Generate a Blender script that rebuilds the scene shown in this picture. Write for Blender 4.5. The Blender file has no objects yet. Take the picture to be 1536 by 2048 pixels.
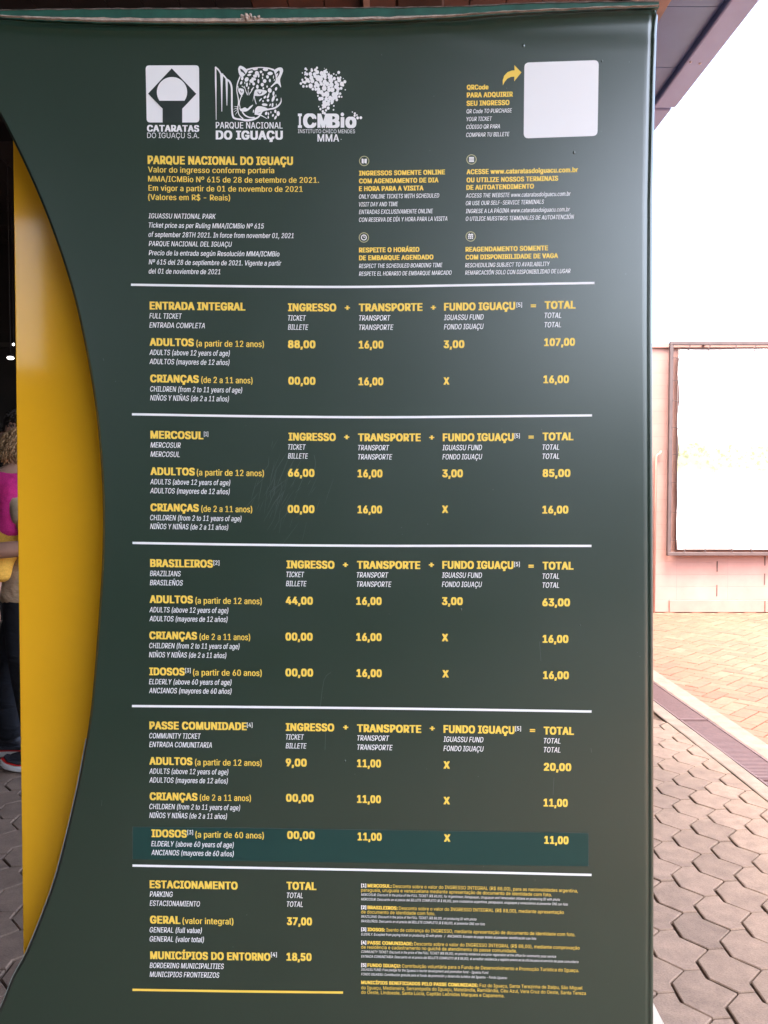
import bpy, bmesh, math, random
from mathutils import Vector, Matrix
R = math.radians
random.seed(7)
scene = bpy.context.scene
C = scene.collection

# ------------------------------------------------------------------ camera
F = 1650.0                    # focal length in photo pixels (photo 1536 x 2048)
CAM_H = 1.5
PITCH = math.atan(64 / F)     # horizon sits 64 px above the middle of the photo
cam_d = bpy.data.cameras.new('camera')
cam = bpy.data.objects.new('camera', cam_d)
C.objects.link(cam)
cam.location = (0, 0, CAM_H)
cam.rotation_euler = (math.pi / 2 - PITCH, 0, 0)
cam_d.sensor_fit = 'VERTICAL'
cam_d.sensor_height = 36
cam_d.lens = F / 2048 * 36
cam_d.clip_start = 0.05
cam_d.clip_end = 2000
scene.camera = cam

# ------------------------------------------------------------------ sky, sun, exposure
SUN_EL, SUN_AZ = R(68), R(176)        # azimuth from +Y towards +X
world = bpy.data.worlds.new('World')
scene.world = world
world.use_nodes = True
wn = world.node_tree
wn.nodes.clear()
wo = wn.nodes.new('ShaderNodeOutputWorld')
bg = wn.nodes.new('ShaderNodeBackground')
sky = wn.nodes.new('ShaderNodeTexSky')
sky.sky_type = 'NISHITA'
sky.sun_disc = False
sky.sun_elevation = SUN_EL
sky.sun_rotation = SUN_AZ
sky.air_density = 1.0
sky.dust_density = 5.0
sky.ozone_density = 0.4
bg.inputs['Strength'].default_value = 0.15
wn.links.new(sky.outputs[0], bg.inputs[0])
wn.links.new(bg.outputs[0], wo.inputs[0])

sun_d = bpy.data.lights.new('sun', 'SUN')
sun_d.energy = 0.4
sun_d.angle = R(12)
sun_d.color = (1.0, 0.94, 0.86)
sun = bpy.data.objects.new('sun', sun_d)
C.objects.link(sun)
sdir = Vector((math.sin(SUN_AZ) * math.cos(SUN_EL), math.cos(SUN_AZ) * math.cos(SUN_EL), math.sin(SUN_EL)))
sun.rotation_euler = sdir.to_track_quat('Z', 'Y').to_euler()
sun.location = sdir * 30

scene.view_settings.view_transform = 'Standard'
scene.view_settings.look = 'None'
scene.view_settings.gamma = 1
scene.view_settings.use_curve_mapping = False
scene.view_settings.exposure = 3.45
scene.render.engine = 'CYCLES'
scene.cycles.max_bounces = 10
scene.cycles.diffuse_bounces = 6
scene.cycles.use_denoising = True

# ------------------------------------------------------------------ helpers
def tag(o, label=None, cat=None, group=None, kind=None):
    if label: o['label'] = label
    if cat: o['category'] = cat
    if group: o['group'] = group
    if kind: o['kind'] = kind
    return o

def empty(name, loc=(0, 0, 0), label=None, cat=None, group=None):
    o = bpy.data.objects.new(name, None)
    o.empty_display_size = 0.1
    C.objects.link(o)
    o.location = loc
    return tag(o, label, cat, group)

def obj(name, me, mat=None, parent=None, smooth=False):
    """links mesh data given in world coordinates; keeps it there under its parent"""
    o = bpy.data.objects.new(name, me)
    C.objects.link(o)
    if mat: 
        me.materials.clear(); me.materials.append(mat)
    if parent:
        o.parent = parent
        p, m = parent, Matrix()
        while p:
            m = Matrix.Translation(p.location) @ m
            p = p.parent
        o.location = (0, 0, 0)
        me.transform(m.inverted())
    if smooth:
        for f in me.polygons: f.use_smooth = True
    return o

class MB:
    def __init__(s): s.v, s.f = [], []
    def add(s, vs, fs):
        b = len(s.v); s.v += [tuple(v) for v in vs]; s.f += [tuple(i + b for i in f) for f in fs]
    def box(s, x0, x1, y0, y1, z0, z1):
        s.add([(x, y, z) for z in (z0, z1) for y in (y0, y1) for x in (x0, x1)],
              [(0, 2, 3, 1), (4, 5, 7, 6), (0, 1, 5, 4), (2, 6, 7, 3), (0, 4, 6, 2), (1, 3, 7, 5)])
    def bar(s, a, b, w, h, up=(0, 0, 1)):
        a, b = Vector(a), Vector(b); d = (b - a).normalized(); u = Vector(up)
        if abs(d.dot(u)) > .95: u = Vector((0, 1, 0))
        r = d.cross(u).normalized() * (w / 2); t = r.cross(d).normalized() * (h / 2)
        s.add([a - r - t, a + r - t, a + r + t, a - r + t, b - r - t, b + r - t, b + r + t, b - r + t],
              [(3, 2, 1, 0), (4, 5, 6, 7), (0, 1, 5, 4), (1, 2, 6, 5), (2, 3, 7, 6), (3, 0, 4, 7)])
    def tube(s, pts, rads, n=10, caps=True):
        pts = [Vector(p) for p in pts]
        if not hasattr(rads, '__len__'): rads = [rads] * len(pts)
        b = len(s.v); ref = None
        for i, p in enumerate(pts):
            d = (pts[min(i + 1, len(pts) - 1)] - pts[max(i - 1, 0)]).normalized()
            if ref is None: ref = Vector((0, 0, 1)) if abs(d.z) < .9 else Vector((1, 0, 0))
            u = (ref - d * ref.dot(d)).normalized(); w = d.cross(u); ref = u
            for k in range(n):
                a = 2 * math.pi * k / n
                s.v.append(tuple(p + (u * math.cos(a) + w * math.sin(a)) * rads[i]))
        for i in range(len(pts) - 1):
            for k in range(n):
                k2 = (k + 1) % n
                s.f.append((b + i * n + k, b + i * n + k2, b + (i + 1) * n + k2, b + (i + 1) * n + k))
        if caps:
            s.f.append(tuple(b + k for k in reversed(range(n))))
            s.f.append(tuple(b + (len(pts) - 1) * n + k for k in range(n)))
    def ball(s, c, r, nu=14, nv=9):
        c = Vector(c); r = (r, r, r) if not hasattr(r, '__len__') else r
        b = len(s.v)
        for j in range(nv + 1):
            t = math.pi * j / nv
            for i in range(nu):
                a = 2 * math.pi * i / nu
                s.v.append((c.x + r[0] * math.sin(t) * math.cos(a), c.y + r[1] * math.sin(t) * math.sin(a), c.z + r[2] * math.cos(t)))
        for j in range(nv):
            for i in range(nu):
                s.f.append((b + j * nu + i, b + (j + 1) * nu + i, b + (j + 1) * nu + (i + 1) % nu, b + j * nu + (i + 1) % nu))
    def mesh(s, name='m'):
        me = bpy.data.meshes.new(name)
        me.from_pydata(s.v, [], s.f); me.update()
        return me
    def build(s, name, mat, parent=None, smooth=False):
        return obj(name, s.mesh(name), mat, parent, smooth)

def bevel(o, w, seg=2):
    m = o.modifiers.new('bevel', 'BEVEL'); m.width = w; m.segments = seg; m.limit_method = 'ANGLE'
    return o

def ray(px, py):
    xc = (px - 768) / F; yc = -(py - 1024) / F
    return Vector((xc, math.cos(PITCH) + yc * math.sin(PITCH), -math.sin(PITCH) + yc * math.cos(PITCH)))
def at_z(px, py, z=0.0):
    d = ray(px, py); t = (z - CAM_H) / d.z
    return Vector((d.x * t, d.y * t, z))
def at_y(px, py, Y):
    d = ray(px, py); t = Y / d.y
    return Vector((d.x * t, Y, CAM_H + d.z * t))

# ------------------------------------------------------------------ materials
def newmat(name):
    m = bpy.data.materials.new(name); m.use_nodes = True
    nt = m.node_tree
    return m, nt, nt.nodes['Principled BSDF']
def N(nt, typ, **kw):
    n = nt.nodes.new(typ)
    for k, v in kw.items(): setattr(n, k, v)
    return n
def noise(nt, scale, detail=4, vec=None, rough=.6):
    n = N(nt, 'ShaderNodeTexNoise'); n.inputs['Scale'].default_value = scale; n.inputs['Detail'].default_value = detail
    n.inputs['Roughness'].default_value = rough
    if vec: nt.links.new(vec, n.inputs['Vector'])
    return n
def objcoord(nt):
    return N(nt, 'ShaderNodeTexCoord').outputs['Object']
def ramp(nt, fac, stops):
    r = N(nt, 'ShaderNodeValToRGB'); e = r.color_ramp.elements
    while len(e) < len(stops): e.new(.5)
    for i, (p, c) in enumerate(stops): e[i].position = p; e[i].color = (*c, 1)
    nt.links.new(fac, r.inputs[0]); return r
def mixc(nt, fac, a, b, mode='MIX'):
    m = N(nt, 'ShaderNodeMix', data_type='RGBA', blend_type=mode)
    for sock, v in ((0, fac), (6, a), (7, b)):
        if isinstance(v, (int, float)): m.inputs[sock].default_value = v
        elif isinstance(v, tuple): m.inputs[sock].default_value = (*v, 1)
        else: nt.links.new(v, m.inputs[sock])
    return m.outputs[2]
def mat_noise(name, c, var=.15, scale=8, rough=.6, spec=.5, bump=0, bscale=60, coat=0, metal=0):
    m, nt, p = newmat(name)
    oc = objcoord(nt)
    n = noise(nt, scale, 5, oc)
    lo = tuple(x * (1 - var) for x in c); hi = tuple(min(1, x * (1 + var)) for x in c)
    r = ramp(nt, n.outputs[0], [(.3, lo), (.7, hi)])
    nt.links.new(r.outputs[0], p.inputs['Base Color'])
    p.inputs['Roughness'].default_value = rough
    p.inputs['Specular IOR Level'].default_value = spec
    p.inputs['Coat Weight'].default_value = coat
    p.inputs['Metallic'].default_value = metal
    if bump:
        b = N(nt, 'ShaderNodeBump'); b.inputs['Strength'].default_value = bump; b.inputs['Distance'].default_value = .01
        n2 = noise(nt, bscale, 6, oc)
        nt.links.new(n2.outputs[0], b.inputs['Height']); nt.links.new(b.outputs[0], p.inputs['Normal'])
    return m

def mat_vinyl():
    m, nt, p = newmat('green_vinyl')
    oc = objcoord(nt)
    n = noise(nt, 2.2, 6, oc)
    r = ramp(nt, n.outputs[0], [(.3, (.0115, .0300, .0150)), (.7, (.015, .035, .0185))])
    n3 = noise(nt, 260, 2, oc)
    sp = ramp(nt, n3.outputs[0], [(.74, (0, 0, 0)), (.80, (1, 1, 1))])
    col = mixc(nt, sp.outputs[0], r.outputs[0], (.03, .05, .038))
    nt.links.new(col, p.inputs['Base Color'])
    n2 = noise(nt, 6, 6, oc)
    rr = ramp(nt, n2.outputs[0], [(.3, (.36,) * 3), (.7, (.46,) * 3)])
    nt.links.new(rr.outputs[0], p.inputs['Roughness'])
    p.inputs['Specular IOR Level'].default_value = .5
    p.inputs['Coat Weight'].default_value = 1; p.inputs['Coat IOR'].default_value = 1.74; p.inputs['Coat Roughness'].default_value = .27   # laminate film
    b = N(nt, 'ShaderNodeBump'); b.inputs['Strength'].default_value = .05; b.inputs['Distance'].default_value = .002
    n4 = noise(nt, 300, 3, oc)
    nt.links.new(n4.outputs[0], b.inputs['Height']); nt.links.new(b.outputs[0], p.inputs['Normal'])
    return m
M = {}
M['vinyl'] = mat_vinyl()
M['white'] = mat_noise('white_print', (.88, .86, .84), .02, 3, .4)
M['gold'] = mat_noise('yellow_print', (.92, .63, .095), .03, 3, .4)
M['ring'] = mat_noise('pale_gold_print', (.42, .40, .20), .03, 3, .4)
M['sticker'] = mat_noise('sticker_vinyl', (.013, .050, .040), .06, 3, .36)
M['scratch'] = mat_noise('scratched_vinyl', (.055, .073, .062), .15, 40, .6)
M['dark_print'] = mat_noise('dark_print', (.025, .036, .03), .05, 3, .4)
M['yellow'] = mat_noise('yellow_paint', (.95, .48, .02), .03, 3, .07, .22, coat=0)
M['teal'] = mat_noise('teal_paint', (.018, .085, .058), .25, 30, .45)
M['worn'] = mat_noise('worn_vinyl_edge', (.42, .33, .27), .35, 60, .8, bump=.5, bscale=200)
M['worn_dark'] = mat_noise('bare_bar_edge', (.16, .12, .10), .5, 70, .8)
M['rim'] = mat_noise('pale_rim', (.30, .33, .29), .2, 50, .35)

# ------------------------------------------------------------------ the ticket price sign
SIGN_Y = 1.5
UC, HW = -0.107, 0.62
def bow(z): 
    k = min(max((z - .5) / 1.85, 0), 1)
    return .012 + .026 * k
def flatY(x, z):
    q = 1 - ((x - UC) / HW) ** 2
    return SIGN_Y + bow(z) * max(q, -.6)
def on_sign(px, py):
    d = ray(px, py); Y = SIGN_Y
    for _ in range(6):
        x = d.x * Y / d.y; z = CAM_H + d.z * Y / d.y
        Y = flatY(x, z)
    return Vector((d.x * Y / d.y, CAM_H + d.z * Y / d.y))      # (u, v) on the sign face = world x, z
def S(u, v, lift=.00014):
    return (u, flatY(u, v) - lift, v)

def interp(tab, t):
    if t <= tab[0][0]: return tab[0][1]
    for (a, va), (b, vb) in zip(tab, tab[1:]):
        if t <= b: return va + (vb - va) * (t - a) / (b - a)
    return tab[-1][1]
def smooth_tab(pts, n=8):
    """Catmull-Rom through the points"""
    out = []
    P_ = [pts[0]] + list(pts) + [pts[-1]]
    for i in range(1, len(P_) - 2):
        p0, p1, p2, p3 = (Vector(P_[j]) for j in (i - 1, i, i + 1, i + 2))
        for k in range(n):
            t = k / n
            out.append(tuple(.5 * ((2 * p1) + (p2 - p0) * t + (2 * p0 - 5 * p1 + 4 * p2 - p3) * t * t + (3 * p1 - p0 - 3 * p2 + p3) * t ** 3)))
    out.append(tuple(pts[-1]))
    return out

sign = empty('ticket_price_sign', (-.1, 1.56, 0), 'tall dark green price board with yellow and white lettering and a curved left side', 'sign')

arc_px = [(-118, 60), (-60, 140), (0, 236), (57, 352), (105, 470), (146, 600), (177, 750), (192, 860), (201, 985), (201, 1100), (195, 1210), (179, 1410), (158, 1540), (134, 1650), (110, 1745), (86, 1816), (50, 1905), (21, 1959), (0, 2012), (-30, 2070), (-62, 2125)]
arc_uv = [tuple(on_sign(*p)) for p in smooth_tab(arc_px, 4)]
right_px = [(1318, 13), (1315.5, 60), (1312.5, 144), (1310, 256), (1307, 400), (1306, 660), (1307, 1000), (1308, 1250), (1309, 1700), (1308, 2048)]
right_uv = [tuple(on_sign(*p)) for p in right_px]
top_px = [(-118, 28), (0, 32), (57, 37), (200, 43), (350, 45.5), (480, 46), (640, 44), (800, 39.5), (920, 33), (1000, 27), (1100, 22), (1200, 18), (1320, 13)]
top_uv = [tuple(on_sign(*p)) for p in top_px]
def x_left(z):
    t = sorted((v, u) for u, v in arc_uv)
    return interp(t, z)
def x_right(z): return interp(sorted((v, u) for u, v in right_uv), z)
def z_top(x): return interp(sorted(top_uv), x)

def face_depth(x, z):
    """small real undulations of the stretched vinyl: a crease below the top edge and a fold along the right edge"""
    dz = z_top(x) - z
    d = 0
    q = max(0, 1 - max(dz, 0) / .020)
    d += .012 * q * q * (3 - 2 * q)
    xr = x_right(z) - x
    d += .0022 * math.exp(-((xr - .0105) / .0024) ** 2)
    k = max(0, 1 - dz / .07) * max(0, min(1, (x + .1) / .5))
    d += .004 * k * math.sin(z * 90 + x * 22 + 2 * math.sin(x * 9))
    return d
mb = MB()
NU, rows = 84, []
zs = []
z = z_top(0)
NV = 150
for j in range(NV + 1):
    zs.append(j / NV)
zs = [1 - (1 - t) ** 1.0 for t in zs]
extra = [.0008, .0018, .003, .0045]
zs = sorted(set(zs + extra))
for t in zs:
    # t=0 top edge, 1 ground
    row = []
    for i in range(NU + 1):
        s = i / NU
        zz = 0.02 + (2.35 - .02) * (1 - t)
        xl, xr = x_left(zz), x_right(zz)
        ss = s if s < .9 else s
        x = xl + .006 + (xr - .004 - xl - .006) * ss
        ztop = z_top(x)
        zz = 0.02 + (ztop - .02) * (1 - t)
        xl, xr = x_left(zz), x_right(zz)
        x = xl + .006 + (xr - .004 - xl - .006) * (s ** .9 if False else s)
        row.append((x, zz))
    # finer columns towards the right edge
    rows.append(row)
def col_s():
    cs = [i / 70 for i in range(70)]
    cs += [.99, .9925, .995, .997, .9985, 1.0]
    return cs
cs = col_s()
grid = []
for t in zs:
    r_ = []
    for s in cs:
        zz = 0.02 + (2.35 - .02) * (1 - t)
        for _ in range(2):
            xl, xr = x_left(zz), x_right(zz)
            x = xl + .007 + (xr - .005 - xl - .007) * s
            zz = 0.02 + (z_top(x) - .02) * (1 - t)
        r_.append((x, flatY(x, zz) + face_depth(x, zz), zz))
    grid.append(r_)
nc = len(cs)
vs = []; fs = []
for r_ in grid:
    x0, y0, z0 = r_[0]; x1, y1, z1 = r_[-1]
    # chamfer on the curved left edge, rounded fold on the right one
    vs += [(x0 - .004, y0 + .115 - (y0 - SIGN_Y), z0), (x0 - .006, y0 + .007, z0), (x0 - .006, y0 + .007, z0), (x0, y0, z0)] + r_ + [(x1 + .0025, y1 + .0008, z1), (x1 + .0045, y1 + .003, z1), (x1 + .005, y1 + .007, z1), (x1 + .004, y1 + .18, z1)]
w = nc + 8
for j in range(len(grid) - 1):
    for i in range(w - 1):
        if i in (1, 3): continue                  # hard edges of the cut-out
        fs.append((j * w + i, (j + 1) * w + i, (j + 1) * w + i + 1, j * w + i + 1))
mb.add(vs, fs)
panel = mb.build('face_panel', M['vinyl'], sign, smooth=True)

# worn, frayed edge of the vinyl along the top, and the teal frame bar above it
def ribbon_strip(name, top, bot, ydep, thick, mat, jitter=0, seed=1):
    rnd = random.Random(seed)
    m = MB(); n = 110; vs = []
    for i in range(n + 1):
        px = -118 + (1318 + 118) * i / n
        ya0 = flatY(*on_sign(px, interp(top, px))) + ydep
        a = at_y(px, interp(top, px) + rnd.uniform(-jitter, jitter), ya0).xz; b = at_y(px, interp(bot, px) + rnd.uniform(-jitter, jitter), ya0).xz
        ya = yb = ya0
        vs += [(a.x, ya + thick, a.y), (a.x, ya + rnd.uniform(0, jitter) * .0006, a.y), (b.x, yb, b.y), (b.x, yb + thick, b.y)]
    fs = []
    for i in range(n):
        for k in range(4):
            fs.append((i * 4 + k, i * 4 + (k + 1) % 4, (i + 1) * 4 + (k + 1) % 4, (i + 1) * 4 + k))
    fs += [(3, 2, 1, 0), tuple(n * 4 + k for k in range(4))]
    m.add(vs, fs)
    return m.build(name, mat, sign)
lip_bot = [(-118, 31), (0, 33), (57, 37.5), (200, 43.5), (350, 45.5), (480, 46), (640, 43.5), (800, 39), (920, 32), (1000, 26), (1100, 21), (1200, 17), (1320, 13)]
lip_top = [(-118, 28), (0, 29), (57, 32), (200, 35), (350, 36), (480, 36.5), (640, 35), (800, 32.5), (920, 28), (1000, 22), (1100, 17), (1200, 13), (1320, 9)]
ribbon_strip('worn_edge', lip_top, [(a, b - 3) for a, b in lip_bot], -.008, .006, M['worn'], .9, 3)
bar_top = [(-118, 22), (0, 19.5), (200, 16.5), (500, 16), (640, 15), (800, 14), (920, 12), (1000, 8), (1100, 4), (1320, 1.5)]
ribbon_strip('frame_bar', bar_top, [(a, b + 2) for a, b in lip_bot], .012, .10, M['teal'], .35, 5)
ribbon_strip('paint_wear', [(a, b - .6) for a, b in bar_top], [(a, b + 1.2) for a, b in bar_top], .0105, .002, M['worn_dark'], .8, 9)
# clump of dried glue hanging from the lip
m = MB(); rnd = random.Random(4)
for _ in range(26):
    p = on_sign(484 + rnd.uniform(0, 38), 33 + rnd.uniform(0, 9) + 4 * (rnd.random() < .3))
    m.ball((p.x, flatY(p.x, p.y) - .008 + rnd.uniform(-.003, .002), p.y), rnd.uniform(.0015, .004), 7, 5)
m.build('glue_clump', M['worn'], sign, True)

# pale rims where the sheet is cut
def rim_strip(pts_uv, w, y_off, name, mat, dx=0):
    m = MB(); vs = []
    for u, v in pts_uv:
        y = flatY(u, v) + y_off
        vs += [(u - w / 2 + dx, y, v), (u + w / 2 + dx, y, v), (u + w / 2 + dx, y + .002, v), (u - w / 2 + dx, y + .002, v)]
    n = len(pts_uv); fs = []
    for i in range(n - 1):
        for k in range(4): fs.append((i * 4 + k, i * 4 + (k + 1) % 4, i * 4 + 4 + (k + 1) % 4, i * 4 + 4 + k))
    m.add(vs, fs)
    return m.build(name, mat, sign)
rim_strip([(u - .0005, v) for u, v in arc_uv if v < 1.02], .0013, .0085, 'cut_edge', M['rim'])

# yellow core panel behind the curved cut-out
yl_top = at_y(25, 272, 1.62); yl_bot = at_y(46, 1905, 1.62)
k = (yl_bot.x - yl_top.x) / (yl_bot.z - yl_top.z)
def yx(z): return yl_top.x + k * (z - yl_top.z)
m = MB()
vs = []
nz = 2
for zz in (0.0, 2.30):
    vs += [(yx(zz), 1.62, zz), (.30, 1.62, zz), (.30, 1.665, zz), (yx(zz), 1.665, zz)]
m.add(vs, [(0, 1, 5, 4), (1, 2, 6, 5), (2, 3, 7, 6), (3, 0, 4, 7), (3, 2, 1, 0), (4, 5, 6, 7)])
yp = m.build('yellow_panel', M['yellow'], sign); bevel(yp, .0025, 2)
m = MB(); m.box(-.2, .47, 1.667, 1.685, 0, 2.3); m.build('back_panel', M['teal'], sign)

m = MB(); gx = x_right(.49) + .004
m.add([(gx, 1.58, .515), (gx, 1.58, 0), (gx + .265, 1.58, 0), (gx, 1.605, .515), (gx, 1.605, 0), (gx + .265, 1.605, 0)], [(0, 1, 2), (5, 4, 3), (0, 3, 4, 1), (1, 4, 5, 2), (2, 5, 3, 0)])
m.build('foot_brace', mat_noise('white_painted_steel', (.72, .68, .60), .06, 20, .5), sign)

# ---------------- printing helpers
FONT_MESH = {}
_tc = bpy.data.curves.new('lettering_source', 'FONT')
_to = bpy.data.objects.new('lettering_source', _tc)
C.objects.link(_to)
import os
_fp = os.path.join(bpy.utils.system_resource('DATAFILES'), 'fonts', 'Inter.woff2')   # ships with Blender
if os.path.exists(_fp): _tc.font = bpy.data.fonts.load(_fp)
_tc.resolution_u = 3
# per style: how far the strokes are thickened (em), letter spacing, slant
STY = {'b': (.046, 1.07, 0), 'B': (.05, 1.08, 0), 'm': (.018, 1.04, 0), 'i': (.012, 1.02, .20), 'r': (0, 1.0, 0), 'j': (0, 1.02, .20)}
_tc.fill_mode = 'NONE'
from mathutils.geometry import tessellate_polygon
def fill_outlines(me):
    """fills letter outlines contour by contour (the font draws some letters with overlapping contours)"""
    nb = {}
    for e in me.edges:
        a, b = e.vertices; nb.setdefault(a, []).append(b); nb.setdefault(b, []).append(a)
    seen, loops = set(), []
    for st_ in sorted(nb):
        if st_ in seen: continue
        lp = [st_]; seen.add(st_)
        while True:
            nx = [k for k in nb[lp[-1]] if k not in seen]
            if not nx: break
            nx = min(nx) if len(lp) == 1 else nx[0]
            lp.append(nx); seen.add(nx)
        pts = [(me.vertices[i].co.x, me.vertices[i].co.y) for i in lp]
        if len(pts) > 2: loops.append(pts)
    def area(p): return sum(p[i - 1][0] * p[i][1] - p[i][0] * p[i - 1][1] for i in range(len(p))) / 2
    def inside(q, p):
        r_ = False
        for i in range(len(p)):
            (x1, y1), (x2, y2) = p[i - 1], p[i]
            if (y1 > q[1]) != (y2 > q[1]) and q[0] < (x2 - x1) * (q[1] - y1) / (y2 - y1) + x1: r_ = not r_
        return r_
    ars = [area(p) for p in loops]
    sgn = 1 if sum(1 if a > 0 else -1 for a in [max(ars, key=abs)]) > 0 else -1
    outs = [i for i in range(len(loops)) if ars[i] * sgn > 0]; holes = {i: [] for i in outs}
    for h in range(len(loops)):
        if h in holes: continue
        c = [i for i in outs if inside(loops[h][0], loops[i])]
        if c: holes[min(c, key=lambda i: abs(ars[i]))].append(h)
    v, f = [], []
    for k, i in enumerate(outs):
        ls = [loops[i]] + [loops[h] for h in holes[i]]
        tri = tessellate_polygon([[Vector((x, y, 0)) for x, y in l] for l in ls])
        b = len(v); v += [(x, y, k % 4) for l in ls for x, y in l]; f += [tuple(b + j for j in t) for t in tri]
    return v, f
def glyphs(text, sty):
    key = (text, sty)
    if key not in FONT_MESH:
        off, sp, sh = STY[sty]
        _tc.body = text; _tc.space_character = sp; _tc.shear = sh
        dg = bpy.context.evaluated_depsgraph_get(); dg.update()
        me = bpy.data.meshes.new_from_object(_to.evaluated_get(dg))
        v0, f0 = fill_outlines(me)
        bpy.data.meshes.remove(me)
        v, f = [], []
        # heavier weights: the outline printed again a hair to each side, every pass in its own thin layer
        sh_ = [(0, 0)] if off == 0 else [(-off, 0), (off, 0)] if off < .02 else [(-off, off * .45), (off, off * .45), (-off, -off * .45), (off, -off * .45), (0, 0)]
        for L_, (dx, dy) in enumerate(sh_):
            b_ = len(v); v += [(x + dx, y + dy, L_ * 1.2e-6 + q * 3e-7) for x, y, q in v0]; f += [tuple(i + b_ for i in q) for q in f0]
        FONT_MESH[key] = (v, f, min(a[0] for a in v), max(a[0] for a in v))
    return FONT_MESH[key]
CAP = max(p[1] for p in glyphs('H', 'r')[0])

slopeL = [(560, .0105), (830, .0147), (1088, .012), (1412, .0085), (1732, .0175), (1980, .013)]
slopeR = [(130, -.022), (560, -.0175), (830, -.0065), (1088, .001), (1418, .0147), (1745, .022), (2000, .026)]
slopeLt = [(130, .004)] + slopeL
def slope(px, py):
    a, b = interp(slopeLt, py), interp(slopeR, py)
    t = min(max((px - 560) / 300, 0), 1)
    return a + (b - a) * t
LIFT = [0]
def lf(base):
    LIFT[0] = (LIFT[0] + 1) % 120
    return base + LIFT[0] * 6e-7
def put(mb, text, x0, yb, x1, cap, sty, sl=None):
    """prints text on the sign: baseline from photo (x0, yb) to x1, capital height cap (photo pixels)"""
    v, f, mn, mx = glyphs(text, sty)
    if sl is None: sl = slope((x0 + x1) / 2, yb)
    P0 = on_sign(x0, yb); P1 = on_sign(x1, yb + sl * (x1 - x0)); Pu = on_sign(x0, yb - cap)
    up = Vector((0, (Pu.y - P0.y) / (CAP + STY[sty][0] * .9 * (STY[sty][0] > .02))))
    e = (P1 - P0) / (mx - mn)
    l_ = lf(.00014)
    mb.add([S(*(P0 + e * (x - mn) + up * y), l_ + dl) for x, y, dl in v], f)
def poly(mb, pts, lift=.00012):
    """flat printed polygon (photo pixels)"""
    from mathutils.geometry import tessellate_polygon
    uv = [on_sign(*p) for p in pts]
    tris = tessellate_polygon([[Vector((p.x, p.y, 0)) for p in uv]])
    lift = lf(lift)
    mb.add([S(p.x, p.y, lift) for p in uv], [tuple(t) for t in tris])
def dot(mb, cx, cy, rx, ry=None, rot=0, lift=.00012, n=16):
    ry = ry or rx; c, s = math.cos(rot), math.sin(rot)
    uv = [on_sign(cx + rx * math.cos(a) * c - ry * math.sin(a) * s, cy + rx * math.cos(a) * s + ry * math.sin(a) * c) for a in [2 * math.pi * i / n for i in range(n)]]
    lift = lf(lift)
    mb.add([S(p.x, p.y, lift) for p in uv], [tuple(reversed(range(n)))])
def stroke(mb, pts, w, lift=.00022, sm=4, taper=False):
    """printed line of width w photo pixels (w may be one width per point)"""
    if sm: 
        ws = w if hasattr(w, '__len__') else [w] * len(pts)
        p3 = smooth_tab([(p[0], p[1], q) for p, q in zip(pts, ws)], sm)
    else:
        ws = w if hasattr(w, '__len__') else [w] * len(pts)
        p3 = [(p[0], p[1], q) for p, q in zip(pts, ws)]
    vs = []; lift = lf(lift)
    for i, (x, y, q) in enumerate(p3):
        a, b = p3[max(i - 1, 0)], p3[min(i + 1, len(p3) - 1)]
        dx, dy = b[0] - a[0], b[1] - a[1]; L = math.hypot(dx, dy) or 1
        nx, ny = -dy / L * q / 2, dx / L * q / 2
        p, r_ = on_sign(x + nx, y + ny), on_sign(x - nx, y - ny)
        vs += [S(p.x, p.y, lift), S(r_.x, r_.y, lift)]
    mb.add(vs, [(2 * i, 2 * i + 1, 2 * i + 3, 2 * i + 2) for i in range(len(p3) - 1)])
def rrect(c4, r, n=5):
    """rounded quad through four corner points (tl, tr, br, bl)"""
    out = []
    for i in range(4):
        p, a, b = Vector(c4[i]), Vector(c4[i - 1]), Vector(c4[(i + 1) % 4])
        pa = p + (a - p).normalized() * r; pb = p + (b - p).normalized() * r
        for k in range(n + 1):
            t = k / n
            out.append(tuple((1 - t) ** 2 * pa + 2 * t * (1 - t) * p + t * t * pb))
    return out

# ---------------- divider lines
for pts, col in (([(262, 569.5), (500, 572.8), (720, 573.8), (960, 570), (1189, 566)], 'white'), ([(264, 828.5), (500, 832.5), (740, 834.5), (960, 833), (1184, 830.8)], 'white'),
                 ([(265, 1085.8), (500, 1089.5), (740, 1091.6), (960, 1091.6), (1183, 1091.8)], 'white'), ([(264, 1412), (500, 1414), (740, 1416.5), (960, 1419.5), (1183, 1423)], 'white'),
                 ([(265, 1731), (500, 1735.5), (740, 1740), (960, 1744.5), (1183, 1749.8)], 'white'), ([(265, 1979.5), (480, 1982.6), (686, 1985)], 'gold')):
    m = MB(); stroke(m, pts, 4.6, sm=8); o = m.build('divider_line', M[col], sign)
    if col == 'gold': o['label'] = 'yellow rule under the parking prices'

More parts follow.
